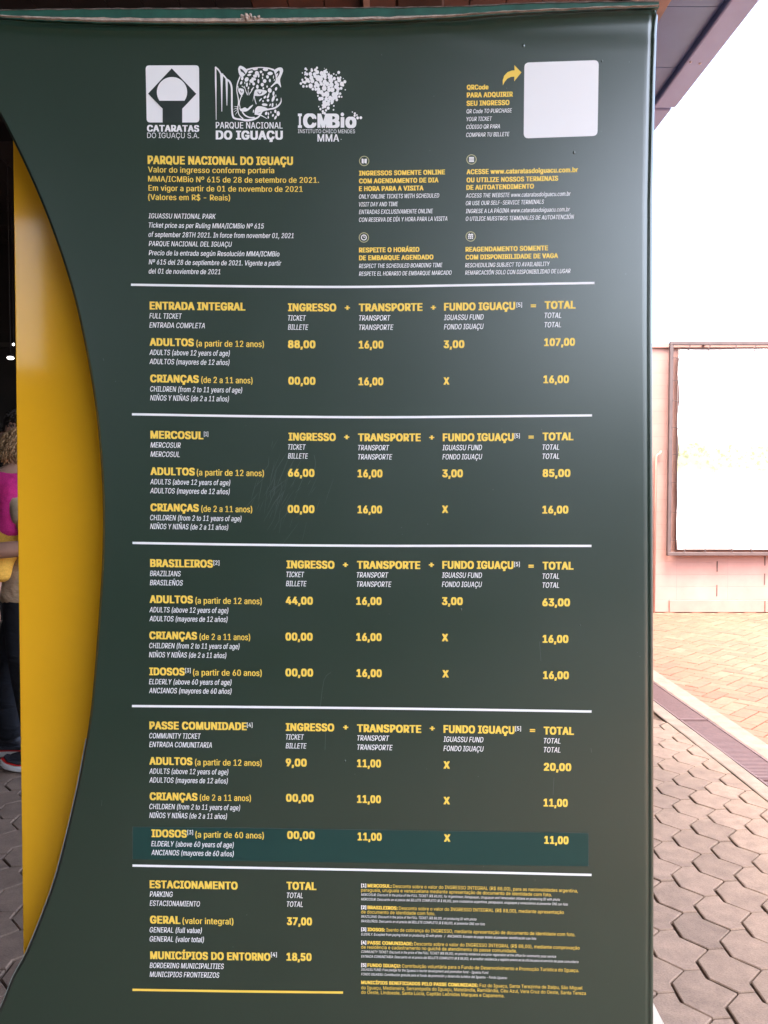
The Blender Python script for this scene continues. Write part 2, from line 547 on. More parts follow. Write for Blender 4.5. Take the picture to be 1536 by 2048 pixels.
# ---------------- lettering, block by block
def block(yellow, white, parent=sign, flat=False):
    """one printed block: its title is a part of the sign, the other cells hang from the title"""
    def clusters(rows_):
        out = []
        for r_ in rows_:
            for c in out:
                q = c[-1]
                same_line = abs(q[2] - r_[2]) < 5 and (r_[5] == 'm' or q[0][0] == '[' or r_[0][0] == '[') and 0 <= r_[1] - q[3] < 18
                next_line = abs(c[0][1] - r_[1]) < 4 and 0 < r_[2] - q[2] < 24 and abs(r_[4] - q[4]) < 7 and r_[0][:2] not in ('AD', 'CR', 'ID') and not r_[0][0].isdigit()
                if same_line or (next_line and (rows_ is white or r_[4] < 14)):
                    c.append(r_); break
            else: out.append([r_])
        return out
    title = None
    for rows_, mat in ((yellow, 'gold'), (white, 'white')):
        for c in clusters(rows_):
            m = MB()
            for r_ in c: put(m, *r_)
            t = c[0][0]
            nm = ('caption' if mat == 'white' else 'price' if t[0].isdigit() or t == 'X' else 'sum_sign' if t in '+=' else 'heading')
            if t[0] == '[' and len(c) == 1: nm = 'footnote_mark'
            if title is None and not flat:
                title = m.build('heading', M[mat], parent)
            else:
                m.build(nm, M[mat], parent if flat else title)

block([('PARQUE NACIONAL DO IGUAÇU', 295.4, 327.5, 586, 17, 'b'), ('Valor do ingresso conforme portaria', 296, 344.6, 548.5, 11.3, 'm'),
       ('MMA/ICMBio Nº 615 de 28 de setembro de 2021.', 296.3, 363, 638, 11.3, 'm'), ('Em vigor a partir de 01 de novembro de 2021', 297, 381.3, 605.4, 11.3, 'm'), ('(Valores em R$ - Reais)', 296.3, 399.6, 460.3, 11.3, 'm')],
      [('IGUASSU NATIONAL PARK', 297, 436.6, 432, 10, 'i'), ('Ticket price as per Ruling MMA/ICMBio Nº 615', 297.5, 455, 528, 10, 'i'), ('of september 28TH 2021. In force from november 01, 2021', 297, 473.6, 587.3, 10, 'i'),
       ('PARQUE NACIONAL DEL IGUAÇU', 297.5, 492, 464, 10, 'i'), ('Precio de la entrada según Resolución MMA/ICMBio', 297.5, 510.3, 559, 10, 'i'), ('Nº 615 del 28 de septiembre de 2021. Vigente a partir', 297.5, 528.7, 562.8, 10, 'i'), ('del 01 de noviembre de 2021', 297.5, 547, 440.7, 10, 'i')])
block([('QRCode', 933.6, 179.4, 977, 10, 'b'), ('PARA ADQUIRIR', 933.6, 195, 1025.7, 10.3, 'b'), ('SEU INGRESSO', 933, 211.5, 1019, 10.3, 'b')],
      [('QR Code TO PURCHASE', 933, 226.8, 1024, 8.3, 'i'), ('YOUR TICKET', 933, 242.4, 984, 8.3, 'i'), ('CÓDIGO QR PARA', 932.6, 258, 1000, 8.3, 'i'), ('COMPRAR TU BILLETE', 932.3, 274, 1019, 8.3, 'i')])
block([('INGRESSOS SOMENTE ONLINE', 718, 351, 890, 9.8, 'b'), ('COM AGENDAMENTO DE DIA', 718, 366.6, 877, 9.8, 'b'), ('E HORA PARA A VISITA', 718, 382, 847, 9.8, 'b')],
      [('ONLY ONLINE TICKETS WITH SCHEDULED', 718, 397.4, 878.4, 8.6, 'i'), ('VISIT DAY AND TIME', 718, 413, 796, 8.6, 'i'), ('ENTRADAS EXCLUSIVAMENTE ONLINE', 718, 428.2, 866, 8.6, 'i'), ('CON RESERVA DE DÍA Y HORA PARA LA VISITA', 718, 443.8, 894.7, 8.6, 'i')])
block([('ACESSE www.cataratasdoiguacu.com.br', 933, 348.3, 1156, 10, 'b'), ('OU UTILIZE NOSSOS TERMINAIS', 933, 364.6, 1116.4, 9.8, 'b'), ('DE AUTOATENDIMENTO', 932.6, 379.5, 1068, 9.8, 'b')],
      [('ACCESS THE WEBSITE www.cataratasdoiguacu.com.br', 931.5, 395.4, 1141.4, 8.4, 'i'), ('OR USE OUR SELF-SERVICE TERMINALS', 931.5, 410.6, 1088, 8.4, 'i'), ('INGRESE A LA PÁGINA www.cataratasdoiguacu.com.br', 931.5, 426.5, 1140, 8.4, 'i'), ('O UTILICE NUESTROS TERMINALES DE AUTOATENCIÓN', 931.5, 441.8, 1148, 8.4, 'i')])
block([('RESPEITE O HORÁRIO', 718, 504.7, 838.8, 9.8, 'b'), ('DE EMBARQUE AGENDADO', 718, 520.3, 866.9, 9.8, 'b')],
      [('RESPECT THE SCHEDULED BOARDING TIME', 718, 536.2, 885, 8.4, 'i'), ('RESPETE EL HORARIO DE EMBARQUE MARCADO', 718, 551.8, 903.4, 8.4, 'i')])
block([('REAGENDAMENTO SOMENTE', 930.9, 503.4, 1096, 9.8, 'b'), ('COM DISPONIBILIDADE DE VAGA', 930.9, 519, 1116, 9.8, 'b')],
      [('RESCHEDULING SUBJECT TO AVAILABILITY', 930.2, 534.8, 1099.5, 8.4, 'i'), ('REMARCACIÓN SOLO CON DISPONIBILIDAD DE LUGAR', 930.2, 549.7, 1141, 8.4, 'i')])

A12, C11, I60 = '(a partir de 12 anos)', '(de 2 a 11 anos)', '(a partir de 60 anos)'
AE, AS = 'ADULTS (above 12 years of age)', 'ADULTOS (mayores de 12 años)'
CE, CS_ = 'CHILDREN (from 2 to 11 years of age)', 'NIÑOS Y NIÑAS (de 2 a 11 años)'
IE, IS = 'ELDERLY (above 60 years of age)', 'ANCIANOS (mayores de 60 años)'
H_, K_, N_ = 15.7, 10.6, 15.6
# table 1
block([('ENTRADA INTEGRAL', 299.4, 618.5, 490.8, 16, 'b'), ('INGRESSO', 576, 621.8, 672.6, H_, 'b'), ('TRANSPORTE', 717.6, 622.3, 845, H_, 'b'), ('FUNDO IGUAÇU', 888, 621, 1030.4, H_, 'b'), ('TOTAL', 1089.3, 617.6, 1151, H_, 'b'),
       ('ADULTOS', 299.4, 691, 387.8, 15.5, 'b'), (A12, 392.6, 692.6, 528, 12.2, 'm'), ('CRIANÇAS', 300.4, 764, 397.7, 15.5, 'b'), (C11, 402.5, 765.6, 505.2, 12.2, 'm'),
       ('+', 689.5, 620.2, 700, 13, 'B'), ('+', 861.5, 619.8, 872, 13, 'B'), ('=', 1061.5, 616.4, 1072, 13, 'B'),
       ('88,00', 576, 695.5, 631, N_, 'b'), ('00,00', 576.6, 768.5, 631, N_, 'b'), ('16,00', 717.6, 696.5, 767, N_, 'b'), ('16,00', 717, 770, 766.7, N_, 'b'), ('3,00', 887.2, 695.8, 928.8, N_, 'b'), ('X', 887, 769, 898.7, N_ - .5, 'b'), ('107,00', 1088.3, 691.7, 1150, N_, 'b'), ('16,00', 1086.6, 766, 1138, N_, 'b')],
      [('FULL TICKET', 298.8, 636.8, 364, K_, 'i'), ('ENTRADA COMPLETA', 298.8, 655.3, 409.8, K_, 'i'), (AE, 298.8, 709.8, 459.6, K_, 'i'), (AS, 298.8, 728, 459, K_, 'i'), (CE, 300.4, 782.9, 484.4, K_, 'i'), (CS_, 300.4, 800.7, 458, K_, 'i'),
       ('TICKET', 576, 641, 612, K_, 'i'), ('BILLETE', 576, 659.4, 616.8, K_, 'i'), ('TRANSPORT', 718, 641.3, 781, K_, 'i'), ('TRANSPORTE', 718, 660, 787, K_, 'i'), ('IGUASSU FUND', 887.9, 640.3, 967.4, K_, 'i'), ('FONDO IGUAÇU', 887.9, 659, 967.4, K_, 'i'), ('TOTAL', 1089, 636.2, 1122.5, K_, 'i'), ('TOTAL', 1089, 654.8, 1122, K_, 'i'), ('[5]', 1033, 613.8, 1044, 8.5, 'm')])
# table 2
block([('MERCOSUL', 301, 876.6, 407, 15.7, 'b'), ('INGRESSO', 577, 880.5, 671.7, H_, 'b'), ('TRANSPORTE', 716, 882, 841.5, H_, 'b'), ('FUNDO IGUAÇU', 885.5, 882, 1027.7, H_, 'b'), ('TOTAL', 1085, 880.3, 1146.9, H_, 'b'),
       ('ADULTOS', 301, 949.4, 389.7, 15.5, 'b'), (A12, 393.5, 950.7, 528, 12.2, 'm'), ('CRIANÇAS', 301, 1021.8, 397.7, 15.5, 'b'), (C11, 402.5, 1023.4, 504.5, 12.2, 'm'),
       ('+', 688.2, 878.8, 698.6, 13, 'B'), ('+', 858.3, 879.7, 868.7, 13, 'B'), ('=', 1057, 878.8, 1067.5, 13, 'B'),
       ('66,00', 576, 952.6, 629, N_, 'b'), ('00,00', 575.4, 1025, 629, N_, 'b'), ('16,00', 715, 954, 765, N_, 'b'), ('16,00', 715, 1026, 764.3, N_, 'b'), ('3,00', 884.5, 954, 925.8, N_, 'b'), ('X', 884, 1025.5, 896.3, N_ - .5, 'b'), ('85,00', 1085, 953.4, 1140.8, N_, 'b'), ('16,00', 1084.6, 1026.5, 1136.7, N_, 'b')],
      [('[1]', 407.9, 872, 416.5, 8.5, 'm'), ('MERCOSUR', 301, 895, 361.6, K_, 'i'), ('MERCOSUL', 301, 913.3, 359.4, K_, 'i'), (AE, 300.4, 968.5, 460.5, K_, 'i'), (AS, 300.4, 986.4, 459.5, K_, 'i'), (CE, 300.4, 1040.3, 482.9, K_, 'i'), (CS_, 300.4, 1057.8, 456.4, K_, 'i'),
       ('TICKET', 576, 899, 611.4, K_, 'i'), ('BILLETE', 576, 917, 616.2, K_, 'i'), ('TRANSPORT', 716, 900.6, 778.5, K_, 'i'), ('TRANSPORTE', 716, 918.9, 784.6, K_, 'i'), ('IGUASSU FUND', 884.8, 900.6, 964, K_, 'i'), ('FONDO IGUAÇU', 884.8, 918.9, 964.5, K_, 'i'), ('TOTAL', 1085, 899.6, 1118.4, K_, 'i'), ('TOTAL', 1085, 917.8, 1118.4, K_, 'i'), ('[5]', 1029, 875.5, 1039.5, 8.5, 'm')])
# table 3
block([('BRASILEIROS', 300.4, 1133.3, 426, 15.7, 'b'), ('INGRESSO', 573, 1136, 669, H_, 'b'), ('TRANSPORTE', 714, 1136.9, 840.5, H_, 'b'), ('FUNDO IGUAÇU', 884.5, 1137, 1027, H_, 'b'), ('TOTAL', 1085, 1138.6, 1146.9, H_, 'b'),
       ('ADULTOS', 299.4, 1205.4, 386, 15.5, 'b'), (A12, 390.7, 1207, 523.7, 12.2, 'm'), ('CRIANÇAS', 298.8, 1277.8, 394.2, 15.5, 'b'), (C11, 399, 1279.4, 500.4, 12.2, 'm'), ('IDOSOS', 298.5, 1349.9, 369.6, 15.5, 'b'), (I60, 385.9, 1350.8, 523.7, 12.2, 'm'),
       ('+', 685.8, 1134.2, 696.2, 13, 'B'), ('+', 857.6, 1134.3, 868, 13, 'B'), ('=', 1057, 1137, 1067.5, 13, 'B'),
       ('44,00', 571.5, 1208.2, 625.8, N_, 'b'), ('00,00', 570.9, 1280.3, 625.4, N_, 'b'), ('00,00', 570.9, 1352, 626.4, N_, 'b'), ('16,00', 712.5, 1209, 763.3, N_, 'b'), ('16,00', 712.5, 1281, 763.3, N_, 'b'), ('16,00', 713, 1353.2, 763.6, N_, 'b'),
       ('3,00', 883.8, 1209.3, 925.5, N_, 'b'), ('X', 883.8, 1282, 896.3, N_ - .5, 'b'), ('X', 884.8, 1354.5, 897.4, N_ - .5, 'b'), ('63,00', 1084.6, 1211.7, 1140, N_, 'b'), ('16,00', 1085.2, 1284.8, 1136.7, N_, 'b'), ('16,00', 1086, 1357.2, 1137.7, N_, 'b')],
      [('[2]', 427, 1129.5, 438.8, 8.5, 'm'), ('BRAZILIANS', 299.8, 1152, 361.6, K_, 'i'), ('BRASILEÑOS', 299.8, 1170.3, 365.8, K_, 'i'), (AE, 298.8, 1224.5, 456.7, K_, 'i'), (AS, 298.8, 1242.4, 455, K_, 'i'), (CE, 298.5, 1296.3, 479, K_, 'i'), (CS_, 298, 1314.5, 452.6, K_, 'i'), ('[3]', 370.6, 1344.8, 381.4, 8.5, 'm'), (IE, 298, 1368.4, 463, K_, 'i'), (IS, 298, 1386.2, 463, K_, 'i'),
       ('TICKET', 572.8, 1154, 608.5, K_, 'i'), ('BILLETE', 572, 1172.2, 613.3, K_, 'i'), ('TRANSPORT', 713.5, 1155, 776.8, K_, 'i'), ('TRANSPORTE', 713.5, 1173.4, 783, K_, 'i'), ('IGUASSU FUND', 883.8, 1155.5, 964, K_, 'i'), ('FONDO IGUAÇU', 883.8, 1173.8, 964, K_, 'i'), ('TOTAL', 1085, 1157.5, 1118.2, K_, 'i'), ('TOTAL', 1085, 1175.5, 1118.2, K_, 'i'), ('[5]', 1028.4, 1132.5, 1039.5, 8.5, 'm')])
# table 4
block([('PASSE COMUNIDADE', 298.8, 1458, 493.7, 15.7, 'b'), ('INGRESSO', 571.5, 1461.2, 668.5, H_, 'b'), ('TRANSPORTE', 714, 1463.5, 842.5, H_, 'b'), ('FUNDO IGUAÇU', 887, 1465.2, 1029, H_, 'b'), ('TOTAL', 1087.3, 1468.3, 1147.9, H_, 'b'),
       ('ADULTOS', 298.8, 1528.8, 385, 15.5, 'b'), (A12, 390, 1530.4, 523.7, 12.2, 'm'), ('CRIANÇAS', 299.4, 1599.6, 395, 15.5, 'b'), (C11, 399.6, 1600.8, 502, 12.2, 'm'),
       ('+', 686.2, 1459.3, 696.6, 13, 'B'), ('+', 859.3, 1461.3, 869.7, 13, 'B'), ('=', 1059.7, 1465.5, 1070.2, 13, 'B'),
       ('9,00', 571.5, 1532, 613.6, N_, 'b'), ('00,00', 572, 1602.7, 627.4, N_, 'b'), ('11,00', 714, 1533.6, 762, N_, 'b'), ('11,00', 714, 1605, 762, N_, 'b'), ('X', 887, 1536.7, 899.7, N_ - .5, 'b'), ('X', 887, 1608, 899.7, N_ - .5, 'b'), ('20,00', 1087.6, 1540.7, 1142.5, N_, 'b'), ('11,00', 1087, 1612.2, 1135.5, N_, 'b')],
      [('[4]', 494, 1454, 505, 8.5, 'm'), ('COMMUNITY TICKET', 298.5, 1476.5, 401.8, K_, 'i'), ('ENTRADA COMUNITARIA', 298.5, 1494, 423.8, K_, 'i'), (AE, 298.5, 1547.3, 456.7, K_, 'i'), (AS, 298.5, 1565, 455.7, K_, 'i'), (CE, 298.8, 1618, 480.3, K_, 'i'), (CS_, 298.8, 1635.6, 454, K_, 'i'),
       ('TICKET', 572, 1479, 608, K_, 'i'), ('BILLETE', 571.5, 1496.6, 613.3, K_, 'i'), ('TRANSPORT', 714.5, 1481, 778.5, K_, 'i'), ('TRANSPORTE', 714.5, 1499.4, 785.3, K_, 'i'), ('IGUASSU FUND', 887, 1483.5, 966.8, K_, 'i'), ('FONDO IGUAÇU', 887, 1501.8, 967.4, K_, 'i'), ('TOTAL', 1087.6, 1486.6, 1120.8, K_, 'i'), ('TOTAL', 1087.6, 1504.5, 1120.8, K_, 'i'), ('[5]', 1030.4, 1461, 1042, 8.5, 'm')])
# sticker with its own row
m = MB(); n = 24
top_s = [(265, 1653.5), (480, 1655.5), (740, 1659.5), (960, 1663), (1177, 1666)]
bot_s = [(265, 1718.5), (480, 1722), (740, 1725.5), (960, 1730), (1177, 1732.5)]
def strip_patch(m, top, bot, lift):
    vs = []
    for i in range(n + 1):
        x = top[0][0] + (top[-1][0] - top[0][0]) * i / n
        a = on_sign(x, interp(top, x)); b = on_sign(x, interp(bot, x))
        vs += [S(a.x, a.y, lift), S(b.x, b.y, lift)]
    m.add(vs, [(2 * i, 2 * i + 1, 2 * i + 3, 2 * i + 2) for i in range(n)])
strip_patch(m, top_s, bot_s, .00005)
stick = m.build('row_sticker', M['sticker'], sign)
m = MB(); stroke(m, top_s, .9, .00012, 0); stroke(m, [(265, 1653.5), (265, 1718.5)], .9, .00012, 0); stroke(m, [(1177, 1666), (1177, 1732.5)], 1.0, .00012, 0)
m.build('sticker_edge', M['scratch'], stick)
block([('IDOSOS', 303, 1673.6, 373.8, 15.5, 'b'), (I60, 390.7, 1674.8, 527.8, 12.2, 'm'), ('00,00', 574.4, 1677, 629.6, N_, 'b'), ('11,00', 715, 1680, 763.5, N_, 'b'), ('X', 888, 1682.7, 900.7, N_ - .5, 'b'), ('11,00', 1088.5, 1686.8, 1137, N_, 'b')],
      [('[3]', 374.7, 1668.5, 386.2, 8.5, 'm'), (IE, 302.6, 1692.4, 467.5, K_, 'i'), (IS, 302.6, 1710, 467.5, K_, 'i')], stick, True)
# parking
block([('ESTACIONAMENTO', 299.4, 1775.6, 475.5, 15.7, 'b'), ('TOTAL', 573, 1778.5, 632.8, 15.7, 'b'), ('GERAL', 300, 1846.4, 361, 15.7, 'b'), ('(valor integral)', 365, 1847.4, 467, 12.2, 'm'), ('37,00', 573.8, 1849.3, 624, N_, 'b'), ('MUNICÍPIOS DO ENTORNO', 300.4, 1917.6, 541, 15.7, 'b'), ('18,50', 573, 1920.5, 623.2, N_, 'b')],
      [('PARKING', 299.4, 1793.2, 345.7, K_, 'i'), ('ESTACIONAMIENTO', 299.4, 1811.4, 400, K_, 'i'), ('TOTAL', 573.8, 1795.7, 605.7, K_, 'i'), ('TOTAL', 573.8, 1813.3, 605.7, K_, 'i'), ('GENERAL (full value)', 299.4, 1864.6, 403.7, K_, 'i'), ('GENERAL (valor total)', 299.4, 1882.8, 408, K_, 'i'), ('[4]', 542, 1913, 553.7, 8.5, 'm'), ('BORDERING MUNICIPALITIES', 299.4, 1935.8, 447.8, K_, 'i'), ('MUNICIPIOS FRONTERIZOS', 299.4, 1953.6, 438.8, K_, 'i')])
# fine print
def fx(X): return 700 + X / 2.954
def fy(Y): return 1740 + Y / 2.954
yel, whi = [], []
def fine(X0, Y, X1, text, sty, white=False):
    sty = {'i': 'j', 'm': 'r'}.get(sty, sty)
    cap = {'r': 6.6, 'b': 6.9, 'j': 4.9}[sty]
    sl = .0255
    yb = fy(Y) + sl * (fx(X0) - fx(66))
    (whi if white else yel).append((text, fx(X0), yb, fx(X1), cap, sty, sl))
for Y, num, head, hx, txt, tx0, tx1 in (
    (100, '[1]', 'MERCOSUL:', 246, 'Desconto sobre o valor do INGRESSO INTEGRAL (R$ 88,00), para as nacionalidades argentina,', 254, 1346),
    (229, '[2]', 'BRASILEIROS:', 282, 'Desconto sobre o valor do INGRESSO INTEGRAL (R$ 88,00), mediante apresentação', 289, 1263),
    (359, '[3]', 'IDOSOS:', 207, 'Isento de cobrança do INGRESSO, mediante apresentação de documento de identidade com foto.', 215, 1330),
    (437, '[4]', 'PASSE COMUNIDADE:', 372, 'Desconto sobre o valor do INGRESSO INTEGRAL (R$ 88,00), mediante comprovação', 379, 1356),
    (570, '[5]', 'FUNDO IGUAÇU:', 300, 'Contribuição voluntária para o Fundo de Desenvolvimento e Promoção Turística do Iguaçu.', 307, 1352)):
    fine(66, Y, 96, num, 'b', True); fine(103, Y, hx, head, 'b'); fine(tx0, Y, tx1, txt, 'm')
for Y, X1, txt in ((127, 1192, 'paraguaia, uruguaia e venezuelana mediante apresentação de documento de identidade com foto.'), (256, 503, 'de documento de identidade com foto.'),
                   (464, 985, 'de residência e cadastramento no guichê de atendimento do passe comunidade.'),
                   (704, 1393, 'do Iguaçu, Medianeira, Serranópolis do Iguaçu, Matelândia, Ramilândia, Céu Azul, Vera Cruz do Oeste, Santa Tereza'), (731, 912, 'do Oeste, Lindoeste, Santa Lúcia, Capitão Leônidas Marques e Capanema.')):
    fine(66, Y, X1, txt, 'm')
fine(66, 673, 757, 'MUNICÍPIOS BENEFICIADOS PELO PASSE COMUNIDADE:', 'b'); fine(766, 673, 1373, 'Foz do Iguaçu, Santa Terezinha de Itaipu, São Miguel', 'm')
for Y, X1, txt in ((152, 1240, 'MERCOSUR: Discount in the price of the FULL TICKET (R$ 88,00), for Argentinean, Paraguayan, Uruguayan and Venezuelan citizens on producing ID with photo'),
                   (179, 1287, 'MERCOSUR: Descuento en el precio del BILLETE COMPLETO (R $ 88,00), para ciudadanos argentinos, paraguayos, uruguayos y venezolanos al presentar DNI con foto'),
                   (281, 747, 'BRAZILIANS: Discount in the price of the FULL TICKET (R$ 88,00), on producing ID with photo'),
                   (308, 797, 'BRASILEÑOS: Descuento en el precio del BILLETE COMPLETO (R $ 88,00), al presentar DNI con foto'),
                   (386, 1100, 'ELDERLY: Excepted from paying ticket on producing ID with photo   /   ANCIANOS: Excepto de pagar boleto al presentar identificación con foto'),
                   (489, 1217, 'COMMUNITY TICKET: Discount in the price of the FULL TICKET (R$ 88,00), on proving residence and prior registration at the office for community pass service'),
                   (517, 1350, 'ENTRADA COMUNITARIA: Descuento en el precio del BILLETE COMPLETO (R $ 88,00), al acreditar residencia y registro previo en la oficina para el servicio de pase comunitario'),
                   (594, 817, "IGUASSU FUND: Free pledge for the Iguassu's tourist development and promotion fund - Iguassu Fund"),
                   (622, 928, 'FONDO IGUASSU: Contribución gratuita para el fondo de promoción y desarrollo turístico del Iguassu - Fondo Iguassu')):
    fine(66, Y, X1, txt, 'i', True)
m = MB()
for r_ in yel: put(m, *r_)
fp = m.build('fine_print', M['gold'], sign)
m = MB()
for r_ in whi: put(m, *r_)
m.build('fine_print_translation', M['white'], fp)

# ---------------- blank white card, arrow, round icons
m = MB(); poly(m, rrect([(1048.7, 125.2), (1197.6, 120.2), (1195, 271.8), (1047.3, 276.9)], 10))
o = m.build('blank_card', M['white'], sign); o['label'] = 'blank white rounded card in the upper right corner of the board'
def z2(p): return (700 + p[0] / 2.954, 110 + p[1] / 2.954)
m = MB(); poly(m, [z2(p) for p in [(903, 180), (902, 150), (911, 122), (930, 102), (955, 92), (972, 90), (971, 60), (1013, 103), (970, 156), (971, 128), (950, 130), (930, 140), (914, 158)]])
m.build('arrow', M['gold'], sign)
def badge(cx, cy, parts):
    m = MB(); 
    pts = [(cx + 9.4 * math.cos(a), cy + 9.4 * math.sin(a)) for a in [2 * math.pi * i / 28 for i in range(29)]]
    stroke(m, pts, 1.7, .0002, 0)
    o = m.build('icon_badge', M['ring'], sign)
    m = MB(); parts(m, cx, cy); m.build('icon', M['white'], o)
def ic_ticket(m, x, y):
    poly(m, [(x - 5, y - 5), (x - 1, y - 4), (x - 1, y + 5), (x - 5, y + 4.5)]); poly(m, [(x + .2, y - 4), (x + 5.5, y - 4.6), (x + 4.8, y + 5.4), (x + .2, y + 3.8)])
def ic_screen(m, x, y):
    for r_ in range(4): poly(m, [(x - 5, y - 5 + r_ * 2.7), (x + 5, y - 5 + r_ * 2.7), (x + 5, y - 3.1 + r_ * 2.7), (x - 5, y - 3.1 + r_ * 2.7)])
def ic_clock(m, x, y):
    stroke(m, [(x + 5 * math.cos(a), y + 5 * math.sin(a)) for a in [2 * math.pi * i / 20 for i in range(21)]], 1.8, .0002, 0)
    stroke(m, [(x, y - 3.4), (x, y), (x + 2.6, y + .6)], 1.3, .0003, 0)
def ic_cal(m, x, y):
    poly(m, [(x - 5, y - 4.5), (x + 5, y - 4.5), (x + 5, y - 2), (x - 5, y - 2)])
    for i in range(3):
        for j in range(2): poly(m, [(x - 5 + i * 3.6, y - .8 + j * 3.2), (x - 2.4 + i * 3.6, y - .8 + j * 3.2), (x - 2.4 + i * 3.6, y + 1.5 + j * 3.2), (x - 5 + i * 3.6, y + 1.5 + j * 3.2)])
    stroke(m, [(x - 2.6, y - 6.4), (x - 2.6, y - 4)], 1.2, .0002, 0); stroke(m, [(x + 2.6, y - 6.4), (x + 2.6, y - 4)], 1.2, .0002, 0)
badge(728.4, 322, ic_ticket); badge(943, 319, ic_screen); badge(727.8, 475, ic_clock); badge(941.3, 473, ic_cal)

# ---------------- the three emblems
def z1(p): return (270 + p[0] / 3.2, 110 + p[1] / 3.2)
m = MB()
poly(m, [z1(p) for p in rrect([(68, 67), (410, 66), (412, 432), (75, 432)], 24)])
lg = m.build('emblem', M['white'], sign); lg['label'] = 'white rounded square emblem with a dark diamond and keyhole shape'
m = MB()
poly(m, [z1(p) for p in [(236, 87), (393, 250), (303, 345), (303, 434), (178, 434), (178, 345), (85, 248)]], .0008)
m.build('emblem_diamond', M['dark_print'], lg)
m = MB()
a0 = math.asin((295 - 240) / 97)
poly(m, [z1((238 + 97 * math.cos(a), 240 + 97 * math.sin(a))) for a in [math.pi - a0 + (math.pi + 2 * a0) * i / 30 for i in range(31)]], .0013)
m.build('emblem_dome', M['white'], lg)
m = MB(); q = lambda t, X0, Y, X1, c, s: put(m, t, z1((X0, 0))[0], z1((0, Y))[1], z1((X1, 0))[0], c / 3.2, s, .004)
q('CATARATAS', 77, 489, 411, 43, 'b'); q('DO IGUAÇU S.A.', 78, 531, 410, 34, 'r')
m.build('emblem_lettering', M['white'], lg)

# jaguar and waterfall emblem
def zj(p): return (422 + p[0] / 9.6, 122 + p[1] / 9.6)
m = MB()
def st(pts, w): stroke(m, [zj(p) for p in pts], [x / 9.6 for x in w] if hasattr(w, '__len__') else w / 9.6)
def pg(pts): poly(m, [zj(p) for p in smooth_tab(list(pts) + [pts[0]], 4)[:-1]])
st([(100, 1130), (96, 700), (92, 400), (88, 130)], [10, 18, 32, 26]); st([(80, 115), (150, 180), (210, 290)], [30, 30, 26]); st([(205, 240), (206, 500), (208, 970)], [60, 34, 12])
st([(190, 240), (260, 300), (310, 370)], [30, 30, 24]); st([(300, 350), (304, 600), (306, 855)], [46, 30, 12]); st([(290, 345), (360, 400), (395, 500), (400, 650), (402, 900), (415, 1040), (450, 1100), (560, 1122), (680, 1140), (780, 1130), (900, 1085), (960, 1010), (990, 960), (1100, 930), (1220, 905), (1300, 850), (1345, 780), (1345, 705)], [30, 36, 34, 34, 32, 34, 38, 34, 44, 40, 30, 26, 26, 30, 34, 32, 22, 6])
pg([(520, 150), (550, 95), (610, 105), (690, 165), (700, 200), (655, 265), (600, 310), (560, 290), (530, 220)])
st([(690, 170), (800, 140), (950, 125), (1100, 140), (1210, 175)], [34, 26, 20, 26, 34])
pg([(1200, 180), (1290, 130), (1360, 130), (1385, 190), (1350, 290), (1325, 370), (1345, 510), (1270, 430), (1160, 505), (1150, 485), (1235, 390), (1240, 300), (1215, 220)])
st([(560, 300), (510, 430), (495, 560), (520, 700), (530, 800), (515, 900), (530, 1010), (570, 1070), (620, 1110)], [26, 22, 18, 20, 22, 18, 18, 20, 24])
st([(515, 480), (540, 600), (600, 680)], 14); st([(600, 640), (560, 740), (545, 820), (560, 900)], 16)
pg([(545, 520), (620, 540), (635, 590), (610, 650), (570, 650), (530, 590)])
pg([(830, 600), (860, 550), (950, 545), (1060, 570), (1065, 610), (990, 660), (900, 675), (860, 670), (830, 690), (800, 780), (815, 690)])
st([(830, 680), (850, 770), (870, 830)], 16)
pg([(540, 900), (590, 915), (650, 890), (700, 915), (750, 870), (810, 840), (770, 900), (700, 960), (630, 975), (570, 960)])
st([(600, 975), (650, 1040), (740, 1085), (840, 1085)], 26)
pg([(850, 920), (900, 870), (1010, 880), (1090, 920), (1000, 950), (940, 985), (840, 1010)]); st([(840, 1010), (950, 1040), (1080, 1110)], [40, 24, 8]); st([(860, 1010), (930, 1010), (1000, 960)], 22)
for a in ((440, 880, 520, 885), (430, 930, 515, 910), (440, 980, 520, 930), (465, 1040, 520, 960)): st([(a[0], a[1]), ((a[0] + a[2]) / 2, (a[1] + a[3]) / 2 - 6), (a[2], a[3])], [4, 9, 12])
st([(640, 480), (670, 580), (700, 660)], [10, 14, 8]); st([(820, 500), (770, 590), (725, 660)], [22, 16, 8]); st([(715, 560), (720, 640)], 10); st([(690, 600), (706, 650)], 8); st([(750, 600), (736, 650)], 8)
st([(590, 480), (650, 520)], 14); st([(800, 520), (770, 560)], 12)
